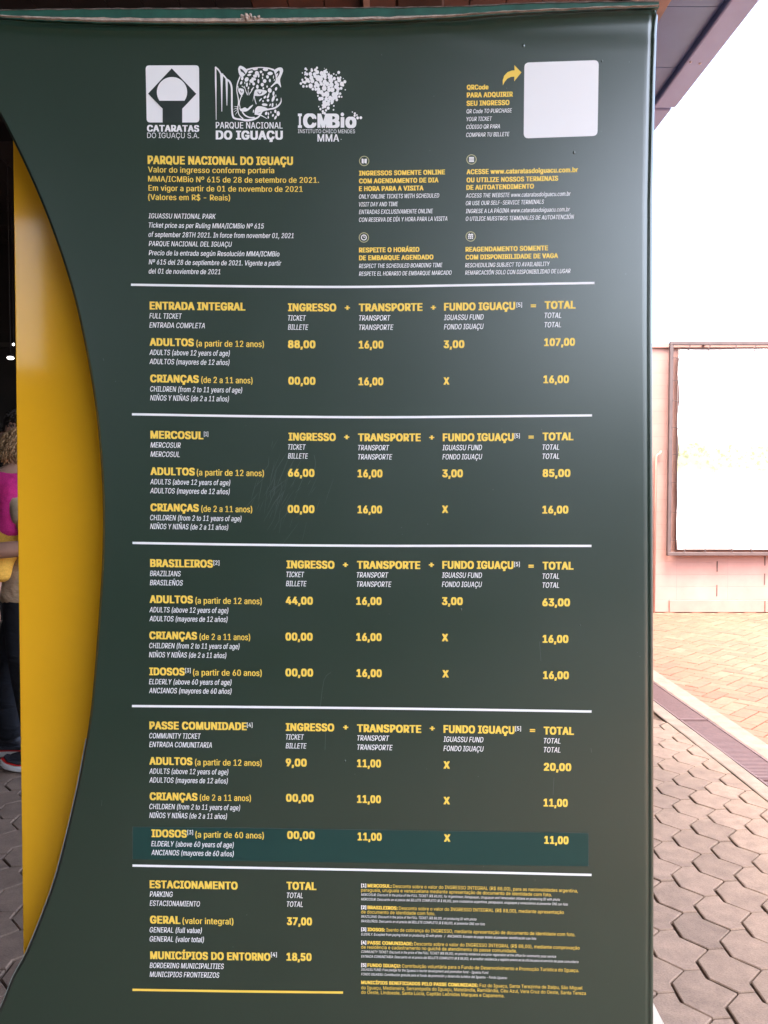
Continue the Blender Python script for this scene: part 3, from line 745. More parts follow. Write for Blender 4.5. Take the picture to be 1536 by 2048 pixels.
for sx, sy, rx, ry, ro in ((850, 155, 52, 24, -.1), (1045, 165, 52, 30, .1), (1135, 240, 52, 34, 0), (760, 210, 48, 24, -.3), (735, 268, 40, 20, -.2), (880, 235, 40, 45, 0), (845, 290, 40, 30, .3), (820, 345, 48, 28, .3), (780, 385, 42, 38, .2), (820, 440, 28, 32, 0), (685, 355, 38, 46, .4), (600, 335, 24, 38, .2), (580, 420, 20, 34, .4), (690, 455, 20, 44, .1), (650, 420, 9, 24, 0), (745, 440, 8, 26, 0), (915, 280, 18, 40, 0), (960, 210, 26, 26, 0), (995, 262, 17, 24, 0), (990, 325, 12, 26, 0), (910, 390, 20, 42, 0), (1030, 385, 36, 38, 0), (1085, 305, 28, 34, -.2), (1130, 375, 20, 34, 0), (985, 455, 32, 36, 0), (890, 495, 26, 40, 0), (1078, 492, 16, 22, 0), (1005, 525, 16, 22, 0), (1128, 565, 38, 48, -.2), (1200, 310, 10, 32, .1), (1215, 365, 8, 20, .2), (1250, 535, 22, 36, .3), (1200, 625, 20, 46, .1), (1195, 725, 26, 64, .35), (1245, 670, 8, 26, 0), (1268, 745, 18, 24, .3), (1095, 755, 26, 26, 0), (1000, 772, 15, 20, 0), (1095, 685, 18, 38, .5), (1035, 695, 20, 34, .7), (950, 745, 14, 40, .7), (1030, 840, 56, 26, .1), (1135, 845, 12, 28, .4), (1182, 845, 18, 42, .1), (1255, 840, 8, 24, 0), (1235, 965, 22, 34, 0), (1290, 1010, 32, 48, 0), (1190, 1045, 18, 28, .4), (1240, 1085, 20, 42, .5), (1150, 985, 10, 22, 0), (1100, 1080, 14, 28, 0), (1060, 1005, 24, 34, .3), (1105, 1015, 12, 30, 0), (815, 965, 10, 32, .2), (1110, 640, 12, 24, .4), (720, 520, 14, 30, .2)):
    dot(m, *zj((sx, sy)), rx / 9.6, ry / 9.6, ro, n=12)
lg2 = m.build('emblem', M['white'], sign); lg2['label'] = 'white line emblem of a spotted big cat head beside falling water'
m = MB()
pg2 = lambda pts: poly(m, [zj(p) for p in smooth_tab(list(pts) + [pts[0]], 4)[:-1]], .0004)
pg2([(560, 150), (600, 165), (655, 230), (655, 260), (610, 220), (575, 200)]); pg2([(1235, 260), (1290, 190), (1320, 200), (1310, 260), (1260, 330), (1290, 240)])
stroke(m, [zj(p) for p in [(900, 590), (910, 625), (940, 635), (970, 620), (978, 590)]], 1.6, .0004); stroke(m, [zj(p) for p in [(560, 560), (580, 600), (610, 590)]], 1.2, .0004)
m.build('emblem_eyes_and_ears', M['dark_print'], lg2)
m = MB()
q = lambda t, X0, Y, X1, c, s: put(m, t, zj((X0, 0))[0], zj((0, Y))[1], zj((X1, 0))[0], c / 9.6, s, .003)
q('PARQUE NACIONAL', 92, 1293, 1375, 122, 'm'); q('DO IGUAÇU', 92, 1500, 1380, 172, 'b')
m.build('emblem_lettering', M['white'], lg2)

# dotted map emblem
def zm(p): return (590 + p[0] / 10.24, 122 + p[1] / 10.24)
m = MB()
for x, y, r_ in ((120, 462, 27), (150, 385, 22), (172, 520, 27), (165, 430, 26), (152, 245, 13), (217, 160, 26), (240, 180, 18), (212, 235, 22), (205, 275, 20), (245, 270, 30), (215, 345, 22), (255, 395, 44), (205, 440, 32), (240, 520, 24), (285, 420, 30), (320, 510, 48), (345, 195, 30), (340, 165, 20), (315, 265, 40), (335, 345, 44), (355, 410, 44), (365, 575, 28), (400, 270, 36), (420, 185, 32), (450, 140, 24), (455, 230, 40), (415, 310, 38), (475, 350, 60), (435, 460, 42), (470, 500, 40), (410, 520, 30), (425, 580, 30), (480, 580, 40), (545, 250, 42), (540, 330, 36), (520, 420, 30), (545, 375, 30), (480, 640, 38), (540, 640, 44), (610, 220, 36), (640, 180, 18), (655, 230, 22), (605, 300, 48), (620, 350, 30), (540, 470, 36), (610, 430, 46), (660, 470, 44), (595, 500, 30), (600, 560, 52), (690, 280, 30), (740, 315, 34), (700, 340, 34), (735, 395, 52), (745, 490, 50), (690, 540, 32), (700, 590, 44), (765, 590, 48), (650, 680, 58), (580, 690, 40), (805, 360, 34), (800, 270, 9), (793, 265, 17), (845, 285, 14), (895, 235, 31), (880, 350, 26), (930, 340, 24), (905, 395, 42), (840, 440, 36), (865, 490, 42), (835, 530, 38), (880, 570, 40), (870, 630, 32), (960, 470, 46), (1020, 425, 33), (990, 360, 10), (945, 560, 30), (985, 500, 24), (1030, 590, 14), (925, 670, 26), (905, 730, 24), (955, 735, 18), (860, 665, 40), (800, 690, 52), (835, 740, 42), (855, 795, 30), (720, 760, 46), (780, 770, 40), (760, 830, 38), (745, 870, 18), (765, 865, 18), (470, 715, 18), (510, 775, 38), (555, 770, 36), (640, 780, 40), (690, 830, 34), (600, 850, 44), (650, 880, 40), (690, 890, 30), (570, 910, 26), (610, 930, 36), (680, 965, 34), (570, 960, 22), (520, 985, 24), (487, 935, 14), (570, 1030, 26), (635, 1010, 24), (605, 1070, 28), (565, 1070, 16), (795, 920, 16), (788, 1000, 17), (602, 150, 8), (705, 230, 8)):
    dot(m, *zm((x, y)), r_ * .94 / 10.24, r_ * 1.06 / 10.24, n=12)
lg3 = m.build('emblem', M['white'], sign); lg3['label'] = 'white emblem of a country map made of round dots'
m = MB()
q = lambda t, X0, Y, X1, c, s: put(m, t, zm((X0, 0))[0], zm((0, Y))[1], zm((X1, 0))[0], c / 10.24, s, .003)
q('I', 60, 1360, 142, 295, 'B'); q('C', 165, 1360, 440, 295, 'B'); q('M', 460, 1360, 700, 295, 'B'); q('B', 680, 1360, 915, 295, 'B'); q('o', 1032, 1360, 1258, 300, 'B')
poly(m, [zm(p) for p in [(935, 1150), (1010, 1150), (1010, 1366), (935, 1366)]])
q('INSTITUTO CHICO MENDES', 60, 1476, 1230, 76, 'r'); q('MMA', 460, 1650, 905, 150, 'm')
for x, y, r_ in ((970, 1095, 36), (1175, 1045, 12), (1225, 1075, 22), (1222, 1120, 22), (1267, 1108, 16), (1282, 1165, 28), (1348, 1162, 28), (945, 1605, 7)):
    dot(m, *zm((x, y)), r_ / 10.24, r_ * 1.1 / 10.24, n=14)
m.build('emblem_lettering', M['white'], lg3)

# scratches and specks on the vinyl
m = MB(); rnd = random.Random(11)
for _ in range(70):
    x = rnd.gauss(566, 28); y = rnd.gauss(985, 40); L = rnd.uniform(14, 60); a = rnd.gauss(1.95, .22)
    dx, dy = math.cos(a) * L / 2, math.sin(a) * L / 2
    stroke(m, [(x - dx, y - dy), (x + rnd.uniform(-.8, .8), y), (x + dx, y + dy)], [.2, rnd.uniform(.4, .9), .2], 0.00008, 3)
for pts in ([(628, 910), (631, 925), (629, 940)], [(640, 1420), (648, 1360), (662, 1345)], [(650, 1500), (652, 1440)], [(1079, 1283), (1082, 1322)], [(1182, 1496), (1183, 1505)], [(204, 1600), (203, 1612)], [(1108, 1555), (1106, 1590)], [(206, 716), (208, 722)]):
    stroke(m, pts, .9, 0.00008, 3)
for _ in range(40):
    dot(m, rnd.uniform(220, 1280), rnd.uniform(80, 2000), rnd.uniform(.5, 1.1), rnd.uniform(.6, 1.6), n=7, lift=0.00008)
m.build('scratch_marks', M['scratch'], sign)
m = MB()
for x, y, r_ in ((1047, 91, 3), (1148, 305, 2.4), (922, 1219, 2), (1160, 1250, 1.5), (1070, 1760, 1.2), (690, 1522, 2), (1204, 122, 2)):
    p = on_sign(x, y); m.ball((p.x, flatY(p.x, p.y), p.y), (r_ * .001, .001, r_ * .0013), 8, 5)
m.build('blisters', M['vinyl'], sign, True)
bpy.data.objects.remove(_to); bpy.data.curves.remove(_tc)
#CONT

# ------------------------------------------------------------------ the ground
def island_mat(name, cols, rough=.85, nscale=14, nvar=.25, bump=.35, bscale=180, speck=.12):
    """stone or brick: each loose piece gets its own tone, plus grain and pitting"""
    m, nt, p = newmat(name)
    g = N(nt, 'ShaderNodeNewGeometry'); oc = objcoord(nt)
    r = ramp(nt, g.outputs['Random Per Island'], [(i / (len(cols) - 1), c) for i, c in enumerate(cols)])
    n = noise(nt, nscale, 6, oc); nr = ramp(nt, n.outputs[0], [(.25, (1 - nvar,) * 3), (.75, (1 + nvar * .6,) * 3)])
    c1 = mixc(nt, 1.0, r.outputs[0], nr.outputs[0], 'MULTIPLY')
    n2 = noise(nt, bscale, 3, oc); nr2 = ramp(nt, n2.outputs[0], [(.3, (1 - speck * 2,) * 3), (.55, (1,) * 3), (.8, (1 + speck,) * 3)])
    c2 = mixc(nt, 1.0, c1, nr2.outputs[0], 'MULTIPLY')
    nt.links.new(c2, p.inputs['Base Color'])
    p.inputs['Roughness'].default_value = rough; p.inputs['Specular IOR Level'].default_value = .3
    b = N(nt, 'ShaderNodeBump'); b.inputs['Strength'].default_value = bump; b.inputs['Distance'].default_value = .004
    nt.links.new(n2.outputs[0], b.inputs['Height']); nt.links.new(b.outputs[0], p.inputs['Normal'])
    return m
M['earth'] = mat_noise('worn_asphalt', (.055, .052, .05), .3, 1.5, .95, .2, .6, 12)
M['joint'] = mat_noise('joint_sand', (.10, .068, .05), .4, 30, .95, .2, .6, 150)
M['paver'] = island_mat('concrete_paver', [(.205, .142, .104), (.238, .165, .121), (.222, .154, .112), (.188, .131, .097)], nvar=.28)
M['brick'] = island_mat('clay_brick', [(.205, .092, .058), (.235, .108, .069), (.22, .10, .063), (.19, .086, .056), (.25, .12, .078)], nscale=20, nvar=.2)
M['cement'] = mat_noise('cement_band', (.19, .145, .112), .2, 9, .9, .3, .35, 90)
M['grate'] = mat_noise('painted_steel_grate', (.10, .052, .048), .18, 25, .55, .5)

m = MB(); n = 48
m.add([(0, 0, -.05)] + [(900 * math.cos(2 * math.pi * i / n), 900 * math.sin(2 * math.pi * i / n), -.05) for i in range(n)], [(0, 1 + i, 1 + (i + 1) % n) for i in range(n)])
tag(m.build('ground', M['earth']), kind='structure')

def bandx(y, x0): return x0 - .028 * (y - 5)      # the drain runs almost straight away from the camera
D0, D1, D2, D3 = 1.757, 1.847, 2.037, 2.166
m = MB(); m.add([(-6, -2, -.012), (bandx(-2, D0), -2, -.012), (bandx(10, D0), 10, -.012), (-6, 10, -.012)], [(0, 1, 2, 3)])
tag(m.build('joint_bed', M['joint']), kind='structure')

# interlocking pavers
A0 = at_z(1280 + 280 / 4.57, 1600 + 1665 / 4.57)
T1, T2 = Vector((.1185, .1125)), Vector((.1185, -.1125))
shape = [(0, 0), (.0625, .0625), (.1185, .0675), (.1185, .020), (.1810, -.050), (.1185, -.1125), (.1185, -.1575), (.0625, -.1625), (0, -.0925)]
ctr = Vector((.09, -.047))
def inset(pts, d, ex):
    """moves every side of the counter-clockwise/clockwise outline inwards"""
    n = len(pts); area = sum(pts[i][0] * pts[(i + 1) % n][1] - pts[(i + 1) % n][0] * pts[i][1] for i in range(n)); sg = 1 if area > 0 else -1
    out = []
    for i in range(n):
        a, b, c = Vector(pts[i - 1]), Vector(pts[i]), Vector(pts[(i + 1) % n])
        e1 = (b - a).normalized(); e2 = (c - b).normalized()
        n1 = Vector((-e1.y, e1.x)) * sg; n2 = Vector((-e2.y, e2.x)) * sg
        d1 = d + (ex if abs(e1.x) < .15 else 0); d2 = d + (ex if abs(e2.x) < .15 else 0)
        den = 1 + n1.dot(n2)
        cr = e1.x * e2.y - e1.y * e2.x
        if abs(cr) < .05: out.append(b + n1 * max(d1, d2)); continue
        # intersect offset lines
        p1 = a + n1 * d1; p2 = b + n2 * d2
        t = ((p2 - p1).x * e2.y - (p2 - p1).y * e2.x) / cr
        out.append(p1 + e1 * t)
    return out
top_o = inset(shape, .0052, .0022); mid_o = inset(shape, .0026, .0016)
m = MB(); rnd = random.Random(21)
for i in range(-60, 70):
    for j in range(-60, 70):
        o = Vector((A0.x, A0.y)) + T1 * i + T2 * j
        c = o + ctr
        if not (-5.9 < c.x < 1.95 and -1.5 < c.y < 9.2) or c.x > bandx(c.y, D0) + .02: continue
        h = rnd.uniform(-.0018, .0012); tx, ty = rnd.uniform(-.012, .012), rnd.uniform(-.012, .012)
        jx, jy = rnd.uniform(-.0012, .0012), rnd.uniform(-.0012, .0012)
        vs = []
        for outl, dz in ((top_o, 0), (mid_o, -.003), (mid_o, -.02)):
            for p in outl:
                q = p - ctr
                x_ = min(o.x + p.x + jx, bandx(o.y + p.y, D0) - .002)
                vs.append((x_, o.y + p.y + jy, h + dz + q.x * tx + q.y * ty))
        k = len(shape); fs = [tuple(reversed(range(k)))]
        for l in range(2):
            for a in range(k): b = (a + 1) % k; fs.append((l * k + a, l * k + b, (l + 1) * k + b, (l + 1) * k + a))
        m.add(vs, fs)
pv = m.build('pavement', M['paver']); tag(pv, kind='structure')

# clay bricks laid herringbone at 45 degrees beyond the drain
m = MB(); bw = .108; rnd = random.Random(3)
c45 = math.cos(R(45.6)); s45 = math.sin(R(45.6))
def rot(x, y): return (3.2 + (x * c45 - y * s45), 5 + (x * s45 + y * c45))
def brick(x0, x1, y0, y1):
    g, e = .0035, .004
    cx, cy = rot((x0 + x1) / 2, (y0 + y1) / 2)
    if not (bandx(cy, D3) - .012 < cx < 7.5 and -1 < cy < 9.26): return
    h = rnd.uniform(-.002, .0015)
    vs = []
    for d, z in ((g + e, h), (g, h - .003), (g, -.02)):
        vs += [(*rot(a, b), z) for a, b in ((x0 + d, y0 + d), (x1 - d, y0 + d), (x1 - d, y1 - d), (x0 + d, y1 - d))]
    m.add(vs, [(0, 1, 2, 3)] + [(l * 4 + a, (l + 1) * 4 + a, (l + 1) * 4 + (a + 1) % 4, l * 4 + (a + 1) % 4) for l in range(2) for a in range(4)])
for x in range(-75, 75):
    for y in range(-75, 75):
        k = (x - y) % 4
        if k == 0: brick(x * bw, (x + 2) * bw, y * bw, (y + 1) * bw)
        elif k == 2: brick(x * bw, (x + 1) * bw, (y - 1) * bw, (y + 1) * bw)
tag(m.build('brick_paving', M['brick']), kind='structure')
m = MB(); m.add([(bandx(-3, D3), -3, -.0105), (9, -3, -.0105), (9, 10, -.0105), (bandx(10, D3), 10, -.0105)], [(0, 1, 2, 3)])
tag(m.build('brick_bed', mat_noise('mortar', (.30, .17, .11), .3, 20, .95, .2)), kind='structure')

# drain: two cement bands and a steel grate between them
def band(x0, x1, z0, z1):
    m = MB(); ys = [-3 + 13 * i / 40 for i in range(41)]; rnd = random.Random(int(x0 * 100)); vs = []
    for y in ys:
        j0, j1 = rnd.uniform(-.004, .004), rnd.uniform(-.004, .004)
        a, b = bandx(y, x0) + j0, bandx(y, x1) + j1
        vs += [(a, y, z0), (a, y, z1 - .003), (a + .006, y, z1), (b - .004, y, z1), (b, y, z1 - .003), (b, y, z0)]
    m.add(vs, [(i * 6 + k, i * 6 + 6 + k, i * 6 + 7 + k, i * 6 + 1 + k) for i in range(40) for k in range(5)])
    return m
tag(band(D0, D1, -.05, .006).build('cement_kerb', M['cement']), kind='structure')
tag(band(D2, D3, -.05, .005).build('cement_kerb', M['cement']), kind='structure')
m = MB(); m.add([(bandx(-3, D1), -3, -.045), (bandx(-3, D2), -3, -.045), (bandx(10, D2), 10, -.045), (bandx(10, D1), 10, -.045)], [(0, 1, 2, 3)])
tag(m.build('drain_bed', M['joint']), kind='structure')
seg = [-2.0, -1.0, 0, 1.02, 2.04, 3.06, 4.085, 5.105, 6.125, 7.15, 8.17]
words = ['nearest the board foot', 'beside the second paver row', 'along the pavers']
for s_i, (ya, yb) in enumerate(zip(seg, seg[1:])):
    if yb < 2.5: continue
    ya += .012
    dg_ = empty('drain_grate', (bandx((ya + yb) / 2, (D1 + D2) / 2), (ya + yb) / 2, 0), None, 'grate', 'steel drain grates in a row')
    dg_['label'] = 'purplish steel slotted grate section in the drain channel between pavers and bricks'
    m = MB()
    for xx in (D1 + .004, D2 - .016):
        m.bar((bandx(ya, xx) + .006, ya, -.006), (bandx(yb, xx) + .006, yb, -.006), .012, .02)
    for yy in (ya + .006, yb - .006):
        m.box(bandx(yy, D1) + .0165, bandx(yy, D2) - .0165, yy - .006, yy + .006, -.016, .003)
    m.build('frame', M['grate'], dg_)
    m = MB(); k = int((yb - ya - .03) / .021)
    for i in range(k):
        yy = ya + .022 + i * .021
        m.box(bandx(yy, D1) + .0165, bandx(yy, D2) - .0165, yy - .0065, yy + .0065, -.02, .001)
    m.build('bars', M['grate'], dg_)

# ------------------------------------------------------------------ wall with the framed banner
WY = 9.33
def wall_mat():
    m, nt, p = newmat('pink_painted_block')
    oc = objcoord(nt)
    mp = N(nt, 'ShaderNodeMapping'); nt.links.new(oc, mp.inputs['Vector'])
    mp.inputs['Rotation'].default_value = (R(90), 0, 0); mp.inputs['Location'].default_value = (.02, 0, 0)
    br = N(nt, 'ShaderNodeTexBrick'); nt.links.new(mp.outputs[0], br.inputs['Vector'])
    br.inputs['Color1'].default_value = (.385, .225, .19, 1); br.inputs['Color2'].default_value = (.395, .23, .195, 1); br.inputs['Mortar'].default_value = (.36, .205, .175, 1)
    br.inputs['Scale'].default_value = 1; br.inputs['Mortar Size'].default_value = .004; br.inputs['Brick Width'].default_value = .58; br.inputs['Row Height'].default_value = .142
    br.inputs['Bias'].default_value = -.2; br.offset = .0; br.inputs['Mortar Smooth'].default_value = .3
    n = noise(nt, 3, 6, oc); r = ramp(nt, n.outputs[0], [(.3, (.86, .85, .84)), (.7, (1.05, 1.05, 1.05))])
    c = mixc(nt, 1.0, br.outputs[0], r.outputs[0], 'MULTIPLY')
    nt.links.new(c, p.inputs['Base Color']); p.inputs['Roughness'].default_value = .8; p.inputs['Specular IOR Level'].default_value = .3
    b = N(nt, 'ShaderNodeBump'); b.inputs['Strength'].default_value = .4; b.inputs['Distance'].default_value = .006; b.invert = True
    nt.links.new(br.outputs['Fac'], b.inputs['Height']); nt.links.new(b.outputs[0], p.inputs['Normal'])
    return m
M['wall'] = wall_mat()
wall = empty('block_wall', (4.5, WY, 0), 'pink painted block wall behind the brick yard, with a framed banner on it', 'wall')
m = MB(); m.box(1.3, 9.5, WY, WY + .2, 0, 2.98); m.build('wall_face', M['wall'], wall)
m = MB(); m.box(1.3, 9.5, WY - .025, WY + .22, 2.983, 3.03); m.build('coping', M['wall'], wall)
m = MB(); m.box(3.24, 9.5, WY - .02, WY - .003, 0.003, .135); m.build('skirting', mat_noise('pink_skirting', (.36, .185, .15), .1, 5, .8), wall)
M['crack'] = mat_noise('open_joint', (.10, .06, .05), .2, 20, .9)
m = MB()
for x, ranges in ((3.78, ((.46, .58), (.18, .31))), (4.32, ((.53, .645), (.31, .44), (.01, .13))), (4.9, ((.46, .6), (.17, .3))), (5.5, ((.3, .44),)), (6.1, ((.46, .58), (.17, .3)))):
    for a, b in ranges: m.box(x - .006, x + .006, WY - (.024 if b < .14 else .004), WY - .001 if b > .14 else WY - .0205, a, b)
m.build('open_joint', M['crack'], wall)
m = MB(); a = at_y(1310.5, 907, WY - .04)
m.tube([(a.x + .06, WY - .04, a.z + .03), (a.x + .06, WY - .04, a.z), (a.x + .035, WY - .04, a.z - .01), (a.x + .01, WY - .04, a.z - .04), (a.x + .005, WY - .04, 0.0)], .014, 8)
tag(m.build('wall_pipe', mat_noise('pink_painted_pipe', (.42, .22, .17), .1, 9, .6), None, True), 'thin pink pipe running down the block wall left of the banner frame', 'pipe')

FY = WY - .1
M['frame'] = mat_noise('grey_steel_tube', (.085, .056, .052), .15, 12, .5)
fa, fb = at_y(1330, 1111, FY), at_y(1337, 683, FY)
fr = empty('framed_banner', (fa.x, FY, 0), 'large pale banner laced inside a dark steel frame on the pink wall', 'banner')
X0, X1, Z0, Z1 = fa.x + .02, fa.x + 4.6, fa.z, fb.z
m = MB(); t = .039
m.box(X0, X0 + t, FY - .02, FY + .025, Z0 + t + .001, Z1 - t - .001); m.box(X1 - t, X1, FY - .02, FY + .025, Z0 + t + .001, Z1 - t - .001)
m.box(X0, X1, FY - .02, FY + .025, Z0, Z0 + t); m.box(X0, X1, FY - .02, FY + .025, Z1 - t, Z1)
for x in (X0 + .4, X0 + 2.2, X0 + 4): 
    for z in (Z0 + .02, Z1 - .02): m.box(x - .015, x + .015, FY + .027, WY - .002, z - .015, z + .015)
o = m.build('frame', M['frame'], fr); bevel(o, .003, 1)
bx0, bx1, bz0, bz1 = X0 + .105, X1 - .105, Z0 + .07, Z1 - .085
m = MB()
m.tube([(bx0 - .006, FY, bz0 - .006), (bx0 - .006, FY, bz1)], .008, 7); m.tube([(bx0 - .006, FY, bz0 - .006), (bx1, FY, bz0 - .006)], .010, 7); m.tube([(bx0 - .006, FY, bz1), (bx1, FY, bz1)], .005, 7)
m.build('lacing_rod', M['frame'], fr, True)
m = MB(); rnd = random.Random(5)
z = bz0 + .1
while z < bz1:
    m.bar((X0 + t - .01, FY - .022, z + rnd.uniform(-.02, .02)), (bx0 + .012, FY - .014, z), .010, .005); z += rnd.uniform(.22, .34)
x = bx0 + .1
while x < bx1:
    m.bar((x + rnd.uniform(-.02, .02), FY - .022, Z0 + t - .01), (x, FY - .014, bz0 + .03), .010, .005); m.bar((x + .02, FY - .022, Z1 - t + .01), (x, FY - .014, bz1 - .03), .010, .005); x += rnd.uniform(.2, .3)
m.build('cable_ties', M['frame'], fr)
def banner_mat():
    """a faded landscape print: pale sky, a strip of yellowish trees, white water, one grey rock"""
    m, nt, p = newmat('faded_banner_print')
    oc = objcoord(nt)
    sx = N(nt, 'ShaderNodeSeparateXYZ'); nt.links.new(oc, sx.inputs[0])
    n1 = noise(nt, 2.5, 6, oc); n2 = noise(nt, 16, 5, oc, .7)
    ad = N(nt, 'ShaderNodeMath', operation='MULTIPLY_ADD'); nt.links.new(n1.outputs[0], ad.inputs[0]); ad.inputs[1].default_value = .5; nt.links.new(sx.outputs[2], ad.inputs[2])
    band_ = ramp(nt, ad.outputs[0], [(0, (0, 0, 0)), (1, (0, 0, 0))])
    e = band_.color_ramp.elements
    mr = N(nt, 'ShaderNodeMapRange'); nt.links.new(ad.outputs[0], mr.inputs[0]); mr.inputs[1].default_value = Z0; mr.inputs[2].default_value = Z1 + .5
    r = ramp(nt, mr.outputs[0], [(0, (.86, .86, .85)), (.36, (.86, .86, .85)), (.425, (.27, .29, .165)), (.50, (.30, .32, .19)), (.545, (.84, .85, .80)), (.60, (.82, .83, .83)), (1, (.80, .80, .80))])
    r2 = ramp(nt, n2.outputs[0], [(.52, (1, 1, 1)), (.60, (.34, .36, .32))])
    inb = ramp(nt, mr.outputs[0], [(.40, (0, 0, 0)), (.45, (1, 1, 1)), (.50, (1, 1, 1)), (.535, (0, 0, 0))])
    col = mixc(nt, inb.outputs[0], r.outputs[0], mixc(nt, .8, r.outputs[0], r2.outputs[0], 'MULTIPLY'))
    nt.links.new(col, p.inputs['Base Color']); p.inputs['Roughness'].default_value = .5
    return m
m = MB(); nx, nz = 40, 24; rnd = random.Random(8); vs = []
for j in range(nz + 1):
    for i in range(nx + 1):
        x = bx0 + (bx1 - bx0) * i / nx; z = bz0 + (bz1 - bz0) * j / nz
        e = .012 * math.sin(z * 11) if i == 0 else 0
        vs.append((x + e, FY - .004 + .006 * math.sin(x * 5 + z * 3), z))
m.add(vs, [(j * (nx + 1) + i, j * (nx + 1) + i + 1, (j + 1) * (nx + 1) + i + 1, (j + 1) * (nx + 1) + i) for j in range(nz) for i in range(nx)])
bn = m.build('banner', banner_mat(), fr, True)
m = MB(); pts = [at_y(px, py, FY - .014) for px, py in ((1498, 1094), (1512, 1089), (1524, 1085), (1540, 1083), (1580, 1080), (1640, 1084), (1660, 1094))]
m.add([(p.x, FY - .0125, max(p.z, bz0 + .004)) for p in pts], [tuple(range(len(pts)))]); m.build('printed_rock', mat_noise('grey_print', (.30, .33, .32), .3, 30, .6), fr)

# ------------------------------------------------------------------ canopy roof over the sign and the camera
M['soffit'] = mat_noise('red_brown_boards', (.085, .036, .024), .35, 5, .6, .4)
M['fascia_boards'] = mat_noise('glare_blue_sheet', (.05, .10, .26), .1, 3, .4, .5)  # blue base colour carries the veiling glare over the eave
M['gutter'] = mat_noise('glare_mauve_gutter', (.25, .29, .52), .06, 4, .5, .5)  # mauve here is glare tint put into the base colour
M['dark'] = mat_noise('dark_shaded_timber', (.012, .010, .010), .3, 5, .7, .3)  # near-black base, also stands in for deep shade on the inner soffit
M['beam'] = mat_noise('weathered_beam', (.26, .17, .14), .25, 7, .7)
RY0, RY1, RX0 = -1.9, 12.5, -6.2
roof = empty('canopy_roof', (1.4, 3, 0), 'broad roof overhead with brown boards, glare-tinted blue grey eave sheet and mauve gutter', 'roof')
m = MB(); rnd = random.Random(13); x = RX0; m_dark = False
while x < 1.22:
    w_ = .19
    if x > -.75 and not m_dark: m.build('soffit_boards', M['dark'], roof)['label'] = 'soffit boards with painted-in shade deep under the roof'; m = MB(); m_dark = True  # inner boards switch to near black, shade painted as colour
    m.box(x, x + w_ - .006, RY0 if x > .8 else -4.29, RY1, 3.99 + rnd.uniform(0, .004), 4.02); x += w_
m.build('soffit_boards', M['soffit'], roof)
m = MB(); m.box(-.105, -.075, RY0, 4.8, 3.93, 3.988); m.build('batten', M['beam'], roof)
m = MB(); m.box(RX0, 1.9, RY0, RY1, 4.045, 4.10); m.box(RX0, .97, -4.29, RY0 - .002, 4.045, 4.10); m.build('roof_sheet', M['soffit'], roof)
for y in [-1.7 + 1.9 * i for i in range(8)]:
    if abs(y - 4.0) < .9: y = 4.9
    m = MB(); m.box(RX0, 1.235, y - .05, y + .05, 3.86, 3.985); m.build('rafter', M['dark'], roof)
m = MB(); m.box(1.24, 1.438, RY0, RY1, 3.9, 4.04); m.build('edge_beam', M['beam'], roof)
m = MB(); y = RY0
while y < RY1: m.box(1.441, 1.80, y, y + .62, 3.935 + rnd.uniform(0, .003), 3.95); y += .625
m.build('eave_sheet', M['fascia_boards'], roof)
j_y = at_z(1340, 217, 3.9).y
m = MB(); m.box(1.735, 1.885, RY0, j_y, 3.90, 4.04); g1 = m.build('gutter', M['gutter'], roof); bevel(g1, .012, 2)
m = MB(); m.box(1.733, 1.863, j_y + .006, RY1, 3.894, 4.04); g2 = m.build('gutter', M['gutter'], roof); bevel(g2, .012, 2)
m = MB()
for px, py in ((1381, 124), (1400, 127)):
    p = at_z(px, py, 3.899); m.ball(p, (.009, .009, .006), 8, 5)
m.build('gutter_rivets', mat_noise('bright_rivet', (.7, .65, .7), .05, 9, .3), roof, True)
for x, y in ((.15, 3.6), (-5.2, 3.6), (-5.2, -2), (.6, 11.5)):
    m = MB(); m.box(x - .1, x + .1, y - .1, y + .1, 0, 3.86); o = m.build('post', M['soffit'], roof); bevel(o, .01, 1)

# dark hall at the far left, under the same roof
hall = empty('ticket_hall', (-4, 9, 0), 'dark timber hall front behind the yellow panel, in deep shade, with an added light-blocking rear wing', 'building')
m = MB(); m.box(-6.2, .9, 8.8, 9.0, 0, 3.98); m.box(-6.2, -6.0, -4.5, 8.797, 0, 3.98); m.box(-5.997, -4.4, -4.5, -4.3, 0, 5.2); m.box(-4.4, -3.1, -4.5, -4.3, 0, 2.5); m.box(-4.4, -3.1, -4.5, -4.3, 3.9, 5.2); m.box(-3.1, 1.0, -4.5, -4.3, 0, 5.2); m.build('hall_wall_and_blocker', M['dark'], hall)  # the rear wing is an added, unseen blocker for the board's sky reflection
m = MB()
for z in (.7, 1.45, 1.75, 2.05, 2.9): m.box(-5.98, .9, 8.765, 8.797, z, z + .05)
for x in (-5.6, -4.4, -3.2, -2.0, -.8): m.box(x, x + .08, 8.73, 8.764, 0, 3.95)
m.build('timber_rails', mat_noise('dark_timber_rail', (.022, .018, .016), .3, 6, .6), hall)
bw_ = empty('reflection_blocker', (5, -9, 0), 'added dark wall behind the viewer that blocks the low sky reflection', 'wall')  # unseen wall added to keep the low horizon out of the board's reflection
m = MB(); m.box(-6, 14, -9.2, -9, 0, 3.1); m.build('wall_face', M['dark'], bw_)
m = MB(); m.box(-6, 14, -9.24, -8.96, 3.103, 3.16); m.build('coping', M['cement'], bw_)
M['lamp'] = bpy.data.materials.new('lit_lamp'); M['lamp'].use_nodes = True
pb = M['lamp'].node_tree.nodes['Principled BSDF']; pb.inputs['Emission Color'].default_value = (1, .95, .88, 1); pb.inputs['Emission Strength'].default_value = 1.2
